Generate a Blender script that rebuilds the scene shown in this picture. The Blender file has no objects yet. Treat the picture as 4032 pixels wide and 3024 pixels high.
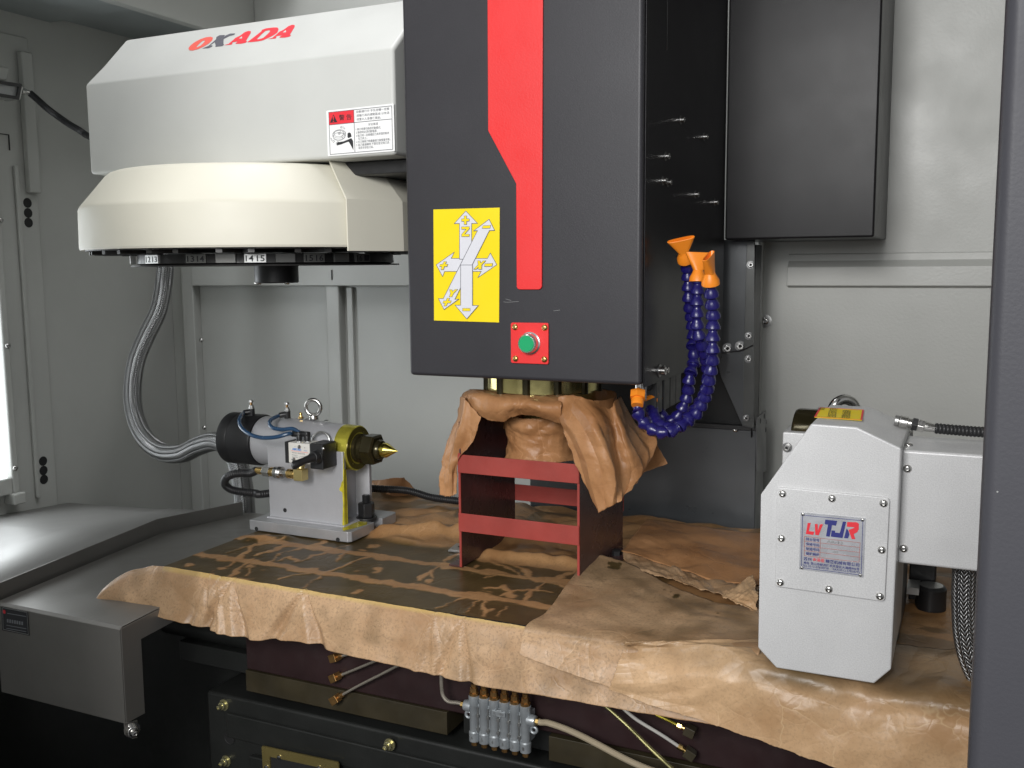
import bpy, bmesh, math, random
import numpy as np
from mathutils import Vector, Matrix

random.seed(7)
rng = np.random.default_rng(11)
SC = bpy.context.scene
COL = SC.collection
OFF = Vector((0, 0, 1.4))            # eye height above the shop floor
V3 = Vector

# ------------------------------------------------------------------ camera
CR = V3((0.90561, 0.42401, -0.00838)); CU = V3((-0.0432, 0.1121, 0.99276)); CF = V3((-0.4221, 0.8987, -0.1201))
CF.normalize(); CR = (CR - CF * CR.dot(CF)).normalized(); CU = CR.cross(CF).normalized()
FPX = 3850.0
cd = bpy.data.cameras.new('camera'); cam = bpy.data.objects.new('camera', cd); COL.objects.link(cam)
cd.sensor_width = 36; cd.lens = 36 * FPX / 4032; cd.clip_start = .05; cd.clip_end = 60
m = Matrix((CR, CU, -CF)).transposed().to_4x4(); m.translation = OFF; cam.matrix_world = m
SC.camera = cam
SC.view_settings.view_transform = 'Standard'; SC.view_settings.look = 'None'
SC.view_settings.exposure = 0.0; SC.view_settings.gamma = 1

# ------------------------------------------------------------------ world and lamps
W_ = bpy.data.worlds.new('World'); SC.world = W_; W_.use_nodes = True
bg = W_.node_tree.nodes['Background']; bg.inputs[0].default_value = (.96, .975, 1, 1); bg.inputs[1].default_value = .32

def area(name, loc, target, sx, sy, power, col=(1, 1, 1)):
    l = bpy.data.lights.new(name, 'AREA'); l.shape = 'RECTANGLE'; l.size = sx; l.size_y = sy; l.energy = power; l.color = col
    o = bpy.data.objects.new(name, l); COL.objects.link(o); o.location = V3(loc) + OFF
    o.rotation_euler = (V3(target) - V3(loc)).to_track_quat('-Z', 'Y').to_euler(); return o
area('shop_daylight_lamp', (-.40, -1.5, .80), (-.45, 1.4, -.1), .78, .62, 42, (1, .98, .955))
area('soft_fill_lamp', (.1, -2.3, .95), (-.7, 1.4, -.1), 3.0, 1.6, 92, (.97, .985, 1))  # added broad fill behind the camera, softens the main light
area('left_fill_lamp', (-1.15, 1.45, 1.75), (-1.6, 1.7, 0), 1.0, .6, 20, (.97, .98, 1))  # added overhead fill, lifts the left side

# ------------------------------------------------------------------ measuring: picture position -> point on a plane
CROP = dict(A=(0,0,.7685),B=(1500,0,1.1447),C=(350,900,.8137),D=(1600,1350,.5725),E=(2800,1400,.9786),G=(0,1900,.7685),H=(0,0,.42194),
 I=(0,600,.9044),J=(700,60,.41591),K=(1660,780,.422),L=(2380,880,.5426),M=(850,1520,.4098),N=(800,2400,.5877),O=(1650,2550,.5651),
 Q=(600,2000,.5877),S=(1900,2000,.6173),T=(2960,1500,.5426),U=(3050,1980,.2652),V=(0,2150,.5267),F=(0,0,1.8228),W=(1250,400,.16727),
 X=(300,900,.63291),Y=(1100,1600,.18083),Z=(700,80,.23508),R=(3500,2150,.52673))
def ray(c, x, y):
    a = CROP[c]; x = a[0] + a[2] * x; y = a[1] + a[2] * y
    return CF + CR * ((x - 2016) / FPX) - CU * ((y - 1512) / FPX)
def at(c, x, y, ax, v):
    d = ray(c, x, y); return d * (v / d['xyz'.index(ax)])
def plane(c, ax, v):
    return lambda x, y: at(c, x, y, ax, v)
def plane_pn(c, P, N):
    return lambda x, y: (lambda d: d * (V3(P).dot(N) / d.dot(N)))(ray(c, x, y))

# ------------------------------------------------------------------ materials
MATS = {}
def mat(name, col, rough=.5, metal=0., var=.08, vs=6., bump=0., bs=250., spec=.5, rvar=.08, fine=0., fs=900., coat=0., emit=None, es=0.):
    if name in MATS: return MATS[name]
    M_ = bpy.data.materials.new(name); M_.use_nodes = True; nt = M_.node_tree; N = nt.nodes; L = nt.links
    p = N['Principled BSDF']; p.inputs['Metallic'].default_value = metal; p.inputs['Specular IOR Level'].default_value = spec
    p.inputs['Coat Weight'].default_value = coat; p.inputs['Coat Roughness'].default_value = .12
    tc = N.new('ShaderNodeTexCoord'); no = N.new('ShaderNodeTexNoise'); no.inputs['Scale'].default_value = vs; no.inputs['Detail'].default_value = 6; no.inputs['Roughness'].default_value = .6
    L.new(tc.outputs['Object'], no.inputs['Vector'])
    cr = N.new('ShaderNodeMapRange'); cr.inputs[1].default_value = .25; cr.inputs[2].default_value = .75; cr.inputs[3].default_value = 1 - var; cr.inputs[4].default_value = 1 + var
    L.new(no.outputs['Fac'], cr.inputs[0])
    src = cr.outputs[0]
    if fine:
        n3 = N.new('ShaderNodeTexNoise'); n3.inputs['Scale'].default_value = fs; n3.inputs['Detail'].default_value = 2; L.new(tc.outputs['Object'], n3.inputs['Vector'])
        r3 = N.new('ShaderNodeMapRange'); r3.inputs[1].default_value = .3; r3.inputs[2].default_value = .7; r3.inputs[3].default_value = 1 - fine; r3.inputs[4].default_value = 1 + fine
        L.new(n3.outputs['Fac'], r3.inputs[0]); mu = N.new('ShaderNodeMath'); mu.operation = 'MULTIPLY'; L.new(src, mu.inputs[0]); L.new(r3.outputs[0], mu.inputs[1]); src = mu.outputs[0]
    vm = N.new('ShaderNodeVectorMath'); vm.operation = 'SCALE'; vm.inputs[0].default_value = col[:3]; L.new(src, vm.inputs['Scale']); L.new(vm.outputs[0], p.inputs['Base Color'])
    rr = N.new('ShaderNodeMapRange'); rr.inputs[1].default_value = .3; rr.inputs[2].default_value = .7; rr.inputs[3].default_value = max(.03, rough - rvar); rr.inputs[4].default_value = min(1, rough + rvar)
    n4 = N.new('ShaderNodeTexNoise'); n4.inputs['Scale'].default_value = vs * 2.7; n4.inputs['Detail'].default_value = 5; L.new(tc.outputs['Object'], n4.inputs['Vector']); L.new(n4.outputs['Fac'], rr.inputs[0]); L.new(rr.outputs[0], p.inputs['Roughness'])
    if bump:
        n2 = N.new('ShaderNodeTexNoise'); n2.inputs['Scale'].default_value = bs; n2.inputs['Detail'].default_value = 3; L.new(tc.outputs['Object'], n2.inputs['Vector'])
        b = N.new('ShaderNodeBump'); b.inputs['Strength'].default_value = bump; b.inputs['Distance'].default_value = .002; L.new(n2.outputs['Fac'], b.inputs['Height']); L.new(b.outputs[0], p.inputs['Normal'])
    if emit:
        p.inputs['Emission Color'].default_value = (*emit, 1); p.inputs['Emission Strength'].default_value = es
    MATS[name] = M_; return M_

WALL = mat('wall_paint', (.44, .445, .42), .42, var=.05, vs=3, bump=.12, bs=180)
WALL_SHADED = mat('wall_paint_shaded', (.30, .325, .325), .5, var=.05, vs=3, bump=.1, bs=180)  # wall paint darkened: the soffit's shade is in the colour
HEADP = mat('charcoal_paint', (.032, .031, .0355), .42, var=.10, vs=5, bump=.07, bs=650, fine=.04, fs=500, spec=.35, rvar=.03)
COLP = mat('black_paint', (.012, .0115, .0125), .30, var=.10, vs=5, bump=.07, bs=600, spec=.14, rvar=.02)
PILP = mat('pillar_paint', (.042, .042, .049), .5, var=.08, bump=.07, bs=400, spec=.3, rvar=.03)
RED = mat('red_paint', (.74, .024, .024), .42, var=.05, bump=.10, bs=420)
YEL = mat('yellow_sticker', (.86, .66, .01), .4, var=.02, spec=.3)
SILV = mat('sticker_silver', (.66, .66, .70), .4, var=.04)
LINE = mat('print_grey', (.10, .10, .12), .5, var=.02)
INK = mat('print_black', (.02, .02, .024), .45, var=.05)
WHITE = mat('label_white', (.84, .84, .83), .4, var=.02)
LRED = mat('label_red', (.74, .03, .045), .4, var=.03)
LORG = mat('faded_red', (.80, .12, .09), .4, var=.05)
BOXP = mat('magazine_grey', (.54, .545, .52), .46, var=.05, vs=4, bump=.04, bs=200)
CREAM = mat('cream_plastic', (.68, .655, .555), .52, var=.03, vs=4, bump=.05, bs=160)
BLK = mat('black_plastic', (.016, .016, .017), .42, var=.2, vs=20)
CARD = mat('carousel_dark', (.035, .034, .033), .4, .3, var=.4, vs=30)
STEEL = mat('bright_steel', (.62, .61, .59), .22, 1., var=.08, vs=40)
STEELD = mat('dull_steel', (.42, .42, .41), .36, .9, var=.12, vs=30)
DARKH = mat('recess_dark', (.012, .012, .012), .7)
TRAY = mat('tray_sheet', (.205, .197, .183), .36, .5, var=.12, vs=5, bump=.05, bs=120, rvar=.06)
SILP = mat('silver_paint', (.585, .585, .585), .38, .12, var=.05, vs=8, fine=.10, fs=700, bump=.12, bs=700)
CAST = mat('tailstock_silver', (.50, .50, .52), .36, .4, var=.06, vs=14, fine=.03, fs=600, bump=.05, bs=400, rvar=.03)
MACH = mat('machined_grey', (.45, .45, .46), .36, .55, var=.12, vs=20, fine=.05)
OILY = mat('oiled_steel', (.55, .48, .20), .18, .85, var=.25, vs=25)
OILD = mat('oiled_dark', (.055, .046, .022), .16, .6, var=.3, vs=25)
BRASS = mat('brass', (.72, .49, .18), .26, 1., var=.12, vs=40)
GOLD = mat('brass_bright', (.80, .66, .16), .16, 1., var=.08, vs=30)
COPP = mat('brass_dull', (.42, .24, .09), .38, .9, var=.2, vs=40)
ZINC = mat('zinc_cast', (.42, .45, .47), .4, .6, var=.1, vs=40)
REDOX = mat('red_oxide', (.30, .044, .034), .45, var=.2, vs=12, fine=.04, bump=.08)
REDOXD = mat('red_oxide_oiled', (.065, .030, .029), .3, var=.45, vs=9)
MAROON = mat('maroon_cast', (.024, .0115, .012), .42, var=.3, vs=10)
WAY = mat('way_strip', (.032, .025, .012), .5, 0., var=.35, vs=12)
BED = mat('bed_black', (.016, .017, .016), .38, var=.3, vs=6, bump=.1, bs=120)
ORANGE = mat('orange_plastic', (.86, .255, .018), .38, var=.05, vs=30)
BLUE = mat('blue_plastic', (.012, .009, .10), .30, var=.08, vs=40)
TUBE = mat('blue_tube', (.02, .06, .13), .22, var=.15, vs=40, spec=.7)
GRN = mat('green_button', (0., .34, .12), .38, var=.03)
GUARD = mat('grey_guard', (.10, .105, .11), .34, .4, var=.14, vs=5)
PLATE = mat('nameplate', (.52, .53, .56), .3, .45, var=.06, vs=30)
NBLUE = mat('print_blue', (.025, .03, .19), .4)
ABLUE = mat('logo_blue', (.03, .2, .6), .4)
PALE = mat('valve_body', (.70, .68, .63), .4, var=.03)
PIPE = mat('lube_pipe', (.48, .43, .36), .3, .7, var=.15, vs=30)
PIPEY = mat('oiled_pipe', (.55, .46, .06), .22, .8, var=.2, vs=20)
NYLON = mat('nylon_tube', (.36, .30, .21), .25, var=.12, vs=20, spec=.7)
FLOORM = mat('chip_pan_paint', (.012, .013, .015), .5, var=.2)
GLASS = mat('window_light', (.8, .85, .88), .3, emit=(.92, .97, 1), es=3.6)

def paper_mat(name, col, spots=.3, rough=.46, dark=(.10, .055, .022), crease=.11):
    M_ = bpy.data.materials.new(name); M_.use_nodes = True; nt = M_.node_tree; N = nt.nodes; L = nt.links; p = N['Principled BSDF']
    tc = N.new('ShaderNodeTexCoord')
    def noise(s, d=4, r=.6):
        n = N.new('ShaderNodeTexNoise'); n.inputs['Scale'].default_value = s; n.inputs['Detail'].default_value = d; n.inputs['Roughness'].default_value = r; L.new(tc.outputs['Object'], n.inputs['Vector']); return n.outputs['Fac']
    def rng_(x, a, b, c, d):
        r = N.new('ShaderNodeMapRange'); r.inputs[1].default_value = a; r.inputs[2].default_value = b; r.inputs[3].default_value = c; r.inputs[4].default_value = d; L.new(x, r.inputs[0]); return r.outputs[0]
    def mix(f, a, b):
        x = N.new('ShaderNodeMix'); x.data_type = 'RGBA'; L.new(f, x.inputs[0])
        for s, v in ((6, a), (7, b)):
            if isinstance(v, tuple): x.inputs[s].default_value = (*v, 1)
            else: L.new(v, x.inputs[s])
        return x.outputs[2]
    c2 = tuple(k * q for k, q in zip(col, (.70, .64, .58)))
    a = mix(rng_(noise(9, 6), .35, .68, 0, 1), col, c2)
    a = mix(rng_(noise(52, 4, .7), .48, .66, 0, spots * .8), a, tuple(k * .70 for k in col))
    a = mix(rng_(noise(260, 3, .7), .50, .64, 0, spots), a, tuple(k * .46 for k in col))
    st = mix(rng_(noise(9, 6, .6), .54, .70, 0, .75), a, tuple(k * q for k, q in zip(col, (.66, .58, .5))))
    at_ = N.new('ShaderNodeAttribute'); at_.attribute_name = 'wet'
    at2 = N.new('ShaderNodeAttribute'); at2.attribute_name = 'oil'
    # crumple creases: warped cell edges, with a slight pale line where the wax has cracked
    wn = N.new('ShaderNodeTexNoise'); wn.inputs['Scale'].default_value = 18; wn.inputs['Detail'].default_value = 3; L.new(tc.outputs['Object'], wn.inputs['Vector'])
    va_ = N.new('ShaderNodeVectorMath'); va_.operation = 'SCALE'; va_.inputs['Scale'].default_value = .045; L.new(wn.outputs['Color'], va_.inputs[0])
    vb_ = N.new('ShaderNodeVectorMath'); vb_.operation = 'ADD'; L.new(tc.outputs['Object'], vb_.inputs[0]); L.new(va_.outputs[0], vb_.inputs[1])
    hs = None; ed = None
    for sc_, wt in ((13, 1.), (33, .5)):
        vo = N.new('ShaderNodeTexVoronoi'); vo.feature = 'DISTANCE_TO_EDGE'; vo.inputs['Scale'].default_value = sc_; L.new(vb_.outputs[0], vo.inputs['Vector'])
        q = rng_(vo.outputs['Distance'], 0, .06, 0, wt)
        if ed is None: ed = vo.outputs['Distance']
        if hs is None: hs = q
        else:
            ad = N.new('ShaderNodeMath'); ad.operation = 'ADD'; L.new(hs, ad.inputs[0]); L.new(q, ad.inputs[1]); hs = ad.outputs[0]
    cm = N.new('ShaderNodeMath'); cm.operation = 'MULTIPLY'; L.new(rng_(ed, 0, .010, .26, 0), cm.inputs[0]); L.new(rng_(noise(5, 3), .48, .6, 0, 1), cm.inputs[1])
    st = mix(cm.outputs[0], st, tuple(min(.8, k * 1.5 + .05) for k in col))
    wetc = mix(rng_(noise(14, 5), .3, .7, 0, 1), (.050, .034, .012), (.088, .058, .022))
    w = mix(at2.outputs['Fac'], st, (.56, .40, .11))
    w = mix(at_.outputs['Fac'], w, wetc)
    L.new(w, p.inputs['Base Color'])
    rm = N.new('ShaderNodeMapRange'); L.new(at_.outputs['Fac'], rm.inputs[0]); rm.inputs[3].default_value = rough; rm.inputs[4].default_value = .36; p.inputs['Specular IOR Level'].default_value = .38; L.new(rm.outputs[0], p.inputs['Roughness'])
    mk = N.new('ShaderNodeMath'); mk.operation = 'MULTIPLY'; L.new(rng_(noise(7, 3), .45, .62, 0, 1), mk.inputs[0]); L.new(hs, mk.inputs[1])
    b0 = N.new('ShaderNodeBump'); b0.inputs['Strength'].default_value = crease; b0.inputs['Distance'].default_value = .006; L.new(mk.outputs[0], b0.inputs['Height'])
    b = N.new('ShaderNodeBump'); b.inputs['Strength'].default_value = .09; b.inputs['Distance'].default_value = .002; L.new(noise(70, 5, .65), b.inputs['Height']); L.new(b0.outputs[0], b.inputs['Normal']); L.new(b.outputs[0], p.inputs['Normal'])
    MATS[name] = M_; return M_
PAPER = paper_mat('kraft_paper', (.53, .35, .205), .6, .40)
PAPERL = paper_mat('kraft_paper_light', (.58, .385, .22), .3, .38)
PAPERD = paper_mat('kraft_paper_oily', (.46, .235, .105), .2, .42)
PAPERT = paper_mat('kraft_paper_soaked', (.40, .225, .10), .35, .42)

def braid_mat():
    M_ = bpy.data.materials.new('braided_steel'); M_.use_nodes = True; nt = M_.node_tree; N = nt.nodes; L = nt.links; p = N['Principled BSDF']
    uv = N.new('ShaderNodeUVMap'); sx = N.new('ShaderNodeSeparateXYZ'); L.new(uv.outputs[0], sx.inputs[0])
    def mth(op, a, b=None):
        n = N.new('ShaderNodeMath'); n.operation = op
        for i, v in enumerate((a, b)):
            if v is None: continue
            if isinstance(v, (int, float)): n.inputs[i].default_value = v
            else: L.new(v, n.inputs[i])
        return n.outputs[0]
    u = mth('MULTIPLY', sx.outputs[0], 9); fu = mth('FRACT', u); tri = mth('ABSOLUTE', mth('SUBTRACT', fu, .5))
    v = mth('ADD', mth('MULTIPLY', sx.outputs[1], 190), mth('MULTIPLY', tri, 2.6)); fv = mth('FRACT', v)
    h = mth('MULTIPLY', mth('SINE', mth('MULTIPLY', fv, math.pi)), mth('SUBTRACT', 1.0, mth('POWER', mth('MULTIPLY', tri, 2), 6)))
    mr = N.new('ShaderNodeMapRange'); L.new(h, mr.inputs[0]); mr.inputs[1].default_value = .1; mr.inputs[2].default_value = .7; mr.inputs[3].default_value = .04; mr.inputs[4].default_value = .40
    cb = N.new('ShaderNodeCombineColor'); [L.new(mr.outputs[0], cb.inputs[i]) for i in range(3)]
    L.new(cb.outputs[0], p.inputs['Base Color']); p.inputs['Metallic'].default_value = .9; p.inputs['Roughness'].default_value = .3
    b = N.new('ShaderNodeBump'); b.inputs['Strength'].default_value = .9; b.inputs['Distance'].default_value = .002; L.new(h, b.inputs['Height']); L.new(b.outputs[0], p.inputs['Normal'])
    return M_
BRAID = braid_mat()

# ------------------------------------------------------------------ geometry helpers
def frame(d):
    d = V3(d).normalized(); a = V3((0, 0, 1)) if abs(d.z) < .9 else V3((1, 0, 0)); x = a.cross(d).normalized(); return x, d.cross(x), d
def catmull(pts, k):
    P = [V3(p) for p in pts]; P = [P[0] * 2 - P[1]] + P + [P[-1] * 2 - P[-2]]; out = []
    for i in range(1, len(P) - 2):
        for j in range(k):
            t = j / k; a, b, c, d = P[i - 1:i + 3]
            out.append(.5 * ((2 * b) + (c - a) * t + (2 * a - 5 * b + 4 * c - d) * t * t + (3 * b - a - 3 * c + d) * t ** 3))
    return out + [P[-2]]
def resample(pts, step):
    out = [pts[0]]; acc = 0.
    for a, b in zip(pts, pts[1:]):
        l = (b - a).length
        while acc + l >= step:
            t = (step - acc) / l; a = a.lerp(b, t); out.append(a.copy()); l = (b - a).length; acc = 0.
        acc += l
    return out
class B:
    def __init__(s): s.v = []; s.f = []; s.m = []; s.mi = 0; s.uv = {}
    def add(s, vs, fs):
        o = len(s.v); s.v += [V3(x) for x in vs]; s.f += [[i + o for i in f] for f in fs]; s.m += [s.mi] * len(fs); return s
    def box(s, x0, x1, y0, y1, z0, z1):
        v = [(x, y, z) for x in (x0, x1) for y in (y0, y1) for z in (z0, z1)]
        return s.add(v, [(0, 1, 3, 2), (4, 6, 7, 5), (0, 4, 5, 1), (2, 3, 7, 6), (0, 2, 6, 4), (1, 5, 7, 3)])
    def slab(s, pts, vec):
        n = len(pts); vec = V3(vec); p = [V3(q) for q in pts]
        return s.add(p + [q + vec for q in p], [list(range(n)), list(range(2 * n - 1, n - 1, -1))] + [(i, (i + 1) % n, (i + 1) % n + n, i + n) for i in range(n)])
    def prism(s, pts, ax, a, b):
        f = dict(x=lambda p: (a, p[0], p[1]), y=lambda p: (p[0], a, p[1]), z=lambda p: (p[0], p[1], a))[ax]
        return s.slab([f(p) for p in pts], V3([(b - a) * (k == ax) for k in 'xyz']))
    def lathe(s, prof, o, d, n=24, a0=0., a1=None):
        x, y, d = frame(d); o = V3(o); full = a1 is None; a1 = math.tau if full else a1; k = n if full else n + 1; vs = []; fs = []
        for h, r in prof:
            for i in range(k):
                t = a0 + (a1 - a0) * i / n; vs.append(o + d * h + (x * math.cos(t) + y * math.sin(t)) * max(r, 1e-5))
        for j in range(len(prof) - 1):
            for i in range(n): fs.append((j * k + i, j * k + (i + 1) % k, (j + 1) * k + (i + 1) % k, (j + 1) * k + i))
        if full:
            fs.append(list(range(k - 1, -1, -1))); fs.append([(len(prof) - 1) * k + i for i in range(k)])
        return s.add(vs, fs)
    def cyl(s, a, b, r, n=16, r2=None):
        a = V3(a); b = V3(b); return s.lathe([(0, r), ((b - a).length, r if r2 is None else r2)], a, b - a, n)
    def tube(s, pts, r, n=10, uv=False):
        pts = [V3(p) for p in pts]; o = len(s.v); t0 = (pts[1] - pts[0]).normalized(); x, y, _ = frame(t0); vs = []; fs = []; L = 0
        rs = r if isinstance(r, (list, tuple)) else [r] * len(pts); k = n + 1 if uv else n
        for i, p in enumerate(pts):
            t = (pts[min(i + 1, len(pts) - 1)] - pts[max(i - 1, 0)]).normalized(); x = (x - t * x.dot(t)).normalized(); y = t.cross(x)
            if i: L += (p - pts[i - 1]).length
            for j in range(k):
                a = math.tau * j / n; vs.append(p + (x * math.cos(a) + y * math.sin(a)) * rs[i])
                if uv: s.uv[o + i * k + j] = (j / n, L)
        for i in range(len(pts) - 1):
            for j in range(n): fs.append((i * k + j, i * k + (j + 1) % k, (i + 1) * k + (j + 1) % k, (i + 1) * k + j))
        if not uv: fs += [list(range(n - 1, -1, -1)), [(len(pts) - 1) * n + j for j in range(n)]]
        return s.add(vs, fs)
    def ball(s, o, r, n=14): return s.lathe([(-r * math.cos(math.pi * i / 8), r * math.sin(math.pi * i / 8)) for i in range(9)], o, (0, 0, 1), n)
    def strip(s, pts, w, nrm, closed=True, h=.00015):
        P = [V3(p) for p in pts]; nrm = V3(nrm).normalized(); k = len(P) if closed else len(P) - 1
        for i in range(k):
            a, b = P[i], P[(i + 1) % len(P)]; t = (b - a).normalized(); q = t.cross(nrm) * w / 2; e = t * w * .4
            s.slab([a - e + q, b + e + q, b + e - q, a - e - q], nrm * (h + .00001 * i))
        return s

WL = {}
def tagp(o, label=None, cat=None, group=None, kind=None):
    for k, v in (('label', label), ('category', cat), ('group', group), ('kind', kind)):
        if v: o[k] = v
    return o
def thing(name, label, cat, loc, group=None):
    o = bpy.data.objects.new(name, None); COL.objects.link(o); o.empty_display_size = .02; o.location = V3(loc) + OFF; WL[o.name] = V3(loc); return tagp(o, label, cat, group)
def mesh_of(b, name, mats, base=V3((0, 0, 0)), smooth=35, recalc=True):
    me = bpy.data.meshes.new(name); me.from_pydata([v - base for v in b.v], [], b.f)
    for q in (mats if isinstance(mats, (list, tuple)) else [mats]): me.materials.append(q)
    me.polygons.foreach_set('material_index', b.m)
    if b.uv:
        u = me.uv_layers.new(name='UVMap'); li = np.zeros(len(me.loops), int); me.loops.foreach_get('vertex_index', li)
        u.data.foreach_set('uv', np.array([b.uv.get(int(i), (0, 0)) for i in li]).ravel())
    if recalc:
        bm = bmesh.new(); bm.from_mesh(me); bmesh.ops.recalc_face_normals(bm, faces=bm.faces); bm.to_mesh(me); bm.free()
    if smooth:
        me.polygons.foreach_set('use_smooth', [True] * len(me.polygons)); me.set_sharp_from_angle(angle=math.radians(smooth))
    me.update(); return me
def part(name, b, mats, parent=None, bevel=0, seg=2, smooth=35, label=None, loc=None, recalc=True, solid=0):
    pl = WL[parent.name] if parent else V3((0, 0, 0))
    base = V3(loc) if loc is not None else (pl if parent else sum(b.v, V3()) / len(b.v))
    o = bpy.data.objects.new(name, mesh_of(b, name, mats, base, smooth, recalc)); COL.objects.link(o); WL[o.name] = base
    if parent: o.parent = parent; o.location = base - pl
    else: o.location = base + OFF
    if solid:
        q = o.modifiers.new('solid', 'SOLIDIFY'); q.thickness = solid; q.offset = 0
    if bevel:
        q = o.modifiers.new('bevel', 'BEVEL'); q.width = bevel; q.segments = seg; q.limit_method = 'ANGLE'; q.angle_limit = math.radians(40); q.harden_normals = bool(smooth)
    if label: o['label'] = label
    return o
def inst(name, me, loc, d, parent=None, scale=1., spin=0.):
    o = bpy.data.objects.new(name, me); COL.objects.link(o); loc = V3(loc); WL[o.name] = loc
    q = V3(d).to_track_quat('Z', 'Y'); o.rotation_euler = (q.to_matrix() @ Matrix.Rotation(spin, 3, 'Z')).to_euler(); o.scale = (scale,) * 3
    if parent: o.parent = parent; o.location = loc - WL[parent.name]
    else: o.location = loc + OFF
    return o
def text(name, body, O, X, Y, mat_, parent, shear=0., bold=0., fit=True, lift=.0002, label=None):
    """flat print on a plane: O start of the base line, X end of it minus O, Y the letter height"""
    O, X, Y = V3(O), V3(X), V3(Y); c = bpy.data.curves.new(name, 'FONT'); c.body = body; c.size = 1; c.resolution_u = 2; c.offset = bold; c.shear = shear
    t = bpy.data.objects.new(name, c); me = bpy.data.meshes.new_from_object(t); bpy.data.objects.remove(t)
    co = np.zeros(len(me.vertices) * 3); me.vertices.foreach_get('co', co); co = co.reshape(-1, 3)
    x0, x1 = co[:, 0].min(), co[:, 0].max(); y0, y1 = (0, co[:, 1].max()) if body.isascii() else (co[:, 1].min(), co[:, 1].max())
    nrm = X.cross(Y).normalized(); b = B()
    xs = (co[:, 0] - x0) / (x1 - x0); ys = (co[:, 1] - y0) / (y1 - y0)
    b.add([O + X * float(a) + Y * float(e) + nrm * lift for a, e in zip(xs, ys)], [list(p.vertices) for p in me.polygons])
    bpy.data.meshes.remove(me)
    return part(name, b, mat_, parent, smooth=0, recalc=False, label=label)

# fastener meshes (local +Z points out of the surface)
def hexring(b, r, z0, z1, n=6): b.lathe([(z0, r), (z1, r)], (0, 0, 0), (0, 0, 1), n)
_b = B(); _b.lathe([(0, 1), (.12, 1), (.42, .82), (.58, .48), (.58, .42), (.2, .40)], (0, 0, 0), (0, 0, 1), 14); _b.mi = 1; hexring(_b, .40, .1, .22); BUTTON = mesh_of(_b, 'button_screw', [STEEL, STEELD])
_b = B(); _b.mi = 2; _b.lathe([(0, 1.6), (.22, 1.6), (.22, 1)], (0, 0, 0), (0, 0, 1), 14); _b.mi = 0; _b.lathe([(.22, 1), (1.5, 1), (1.62, .9), (1.62, .55), (1.0, .52)], (0, 0, 0), (0, 0, 1), 14); _b.mi = 1; hexring(_b, .53, .9, 1.05); SOCKET = mesh_of(_b, 'socket_bolt', [STEEL, DARKH, mat('washer_steel', (.20, .20, .20), .35, .9)])
_b = B(); _b.lathe([(0, 1), (.2, 1), (.5, .8), (.66, .4), (.68, 0)], (0, 0, 0), (0, 0, 1), 14); _b.mi = 1; _b.box(-.55, .55, -.12, .12, .55, .70); _b.box(-.12, .12, -.55, .55, .56, .705); PHIL = mesh_of(_b, 'phillips_screw', [BRASS, COPP])
_b = B(); _b.lathe([(0, 1), (.35, .96), (.7, .7), (.85, 0)], (0, 0, 0), (0, 0, 1), 12); RIVET = mesh_of(_b, 'rivet', [STEEL])
_b = B(); _b.lathe([(0, 1.5), (.3, 1.5), (.3, 1.05)], (0, 0, 0), (0, 0, 1), 14); _b.lathe([(.3, 1.05), (1.2, 1.05), (1.3, .9), (1.3, .6), (2.3, .55), (2.4, .3), (2.2, .25)], (0, 0, 0), (0, 0, 1), 14); YBOLT = mesh_of(_b, 'oiled_bolt', [mat('zinc_yellow', (.60, .56, .33), .22, .85, var=.2, vs=40)])
_b = B(); _b.lathe([(0, 1), (.06, 1), (.06, .85), (.02, .8)], (0, 0, 0), (0, 0, 1), 14); HOLE = mesh_of(_b, 'dark_hole', [DARKH])

# ------------------------------------------------------------------ fields for paper
def vnoise(x, y, seed, s):
    r = np.random.default_rng(seed).random((64, 64)); x = np.asarray(x) * s + 100; y = np.asarray(y) * s + 100
    xi = np.floor(x).astype(int); yi = np.floor(y).astype(int); fx = x - xi; fy = y - yi; fx = fx * fx * (3 - 2 * fx); fy = fy * fy * (3 - 2 * fy)
    g = lambda a, b_: r[a % 64, b_ % 64]
    return (g(xi, yi) * (1 - fx) + g(xi + 1, yi) * fx) * (1 - fy) + (g(xi, yi + 1) * (1 - fx) + g(xi + 1, yi + 1) * fx) * fy
def crumple(x, y, seed, lam, amp, k=9):
    q = np.random.default_rng(seed); h = np.zeros_like(x)
    wx = x + lam * .35 * (vnoise(x, y, seed + 1, .9 / lam) - .5); wy = y + lam * .35 * (vnoise(x, y, seed + 2, .9 / lam) - .5)
    for i in range(k):
        a = q.uniform(0, math.pi); l = lam * q.uniform(.5, 1.8); t = (wx * math.cos(a) + wy * math.sin(a)) / l + q.uniform(0, 9)
        f = np.abs(t - np.floor(t) - .5) * 2; msk = np.clip((vnoise(x, y, seed + 10 + i, .6 / lam) - .38) * 3, 0, 1)
        h += (f - .5) * msk * l / lam
    return h * amp
def cr1(P, n):
    P = np.asarray(P, float); P = np.concatenate([2 * P[:1] - P[1:2], P, 2 * P[-1:] - P[-2:-1]]); m_ = len(P) - 3
    t = np.linspace(0, m_, n); i = np.minimum(t.astype(int), m_ - 1); f = (t - i).reshape((-1,) + (1,) * (P.ndim - 1)); a, b_, c, d = P[i], P[i + 1], P[i + 2], P[i + 3]
    return .5 * (2 * b_ + (c - a) * f + (2 * a - 5 * b_ + 4 * c - d) * f ** 2 + (3 * b_ - a - 3 * c + d) * f ** 3)
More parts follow.
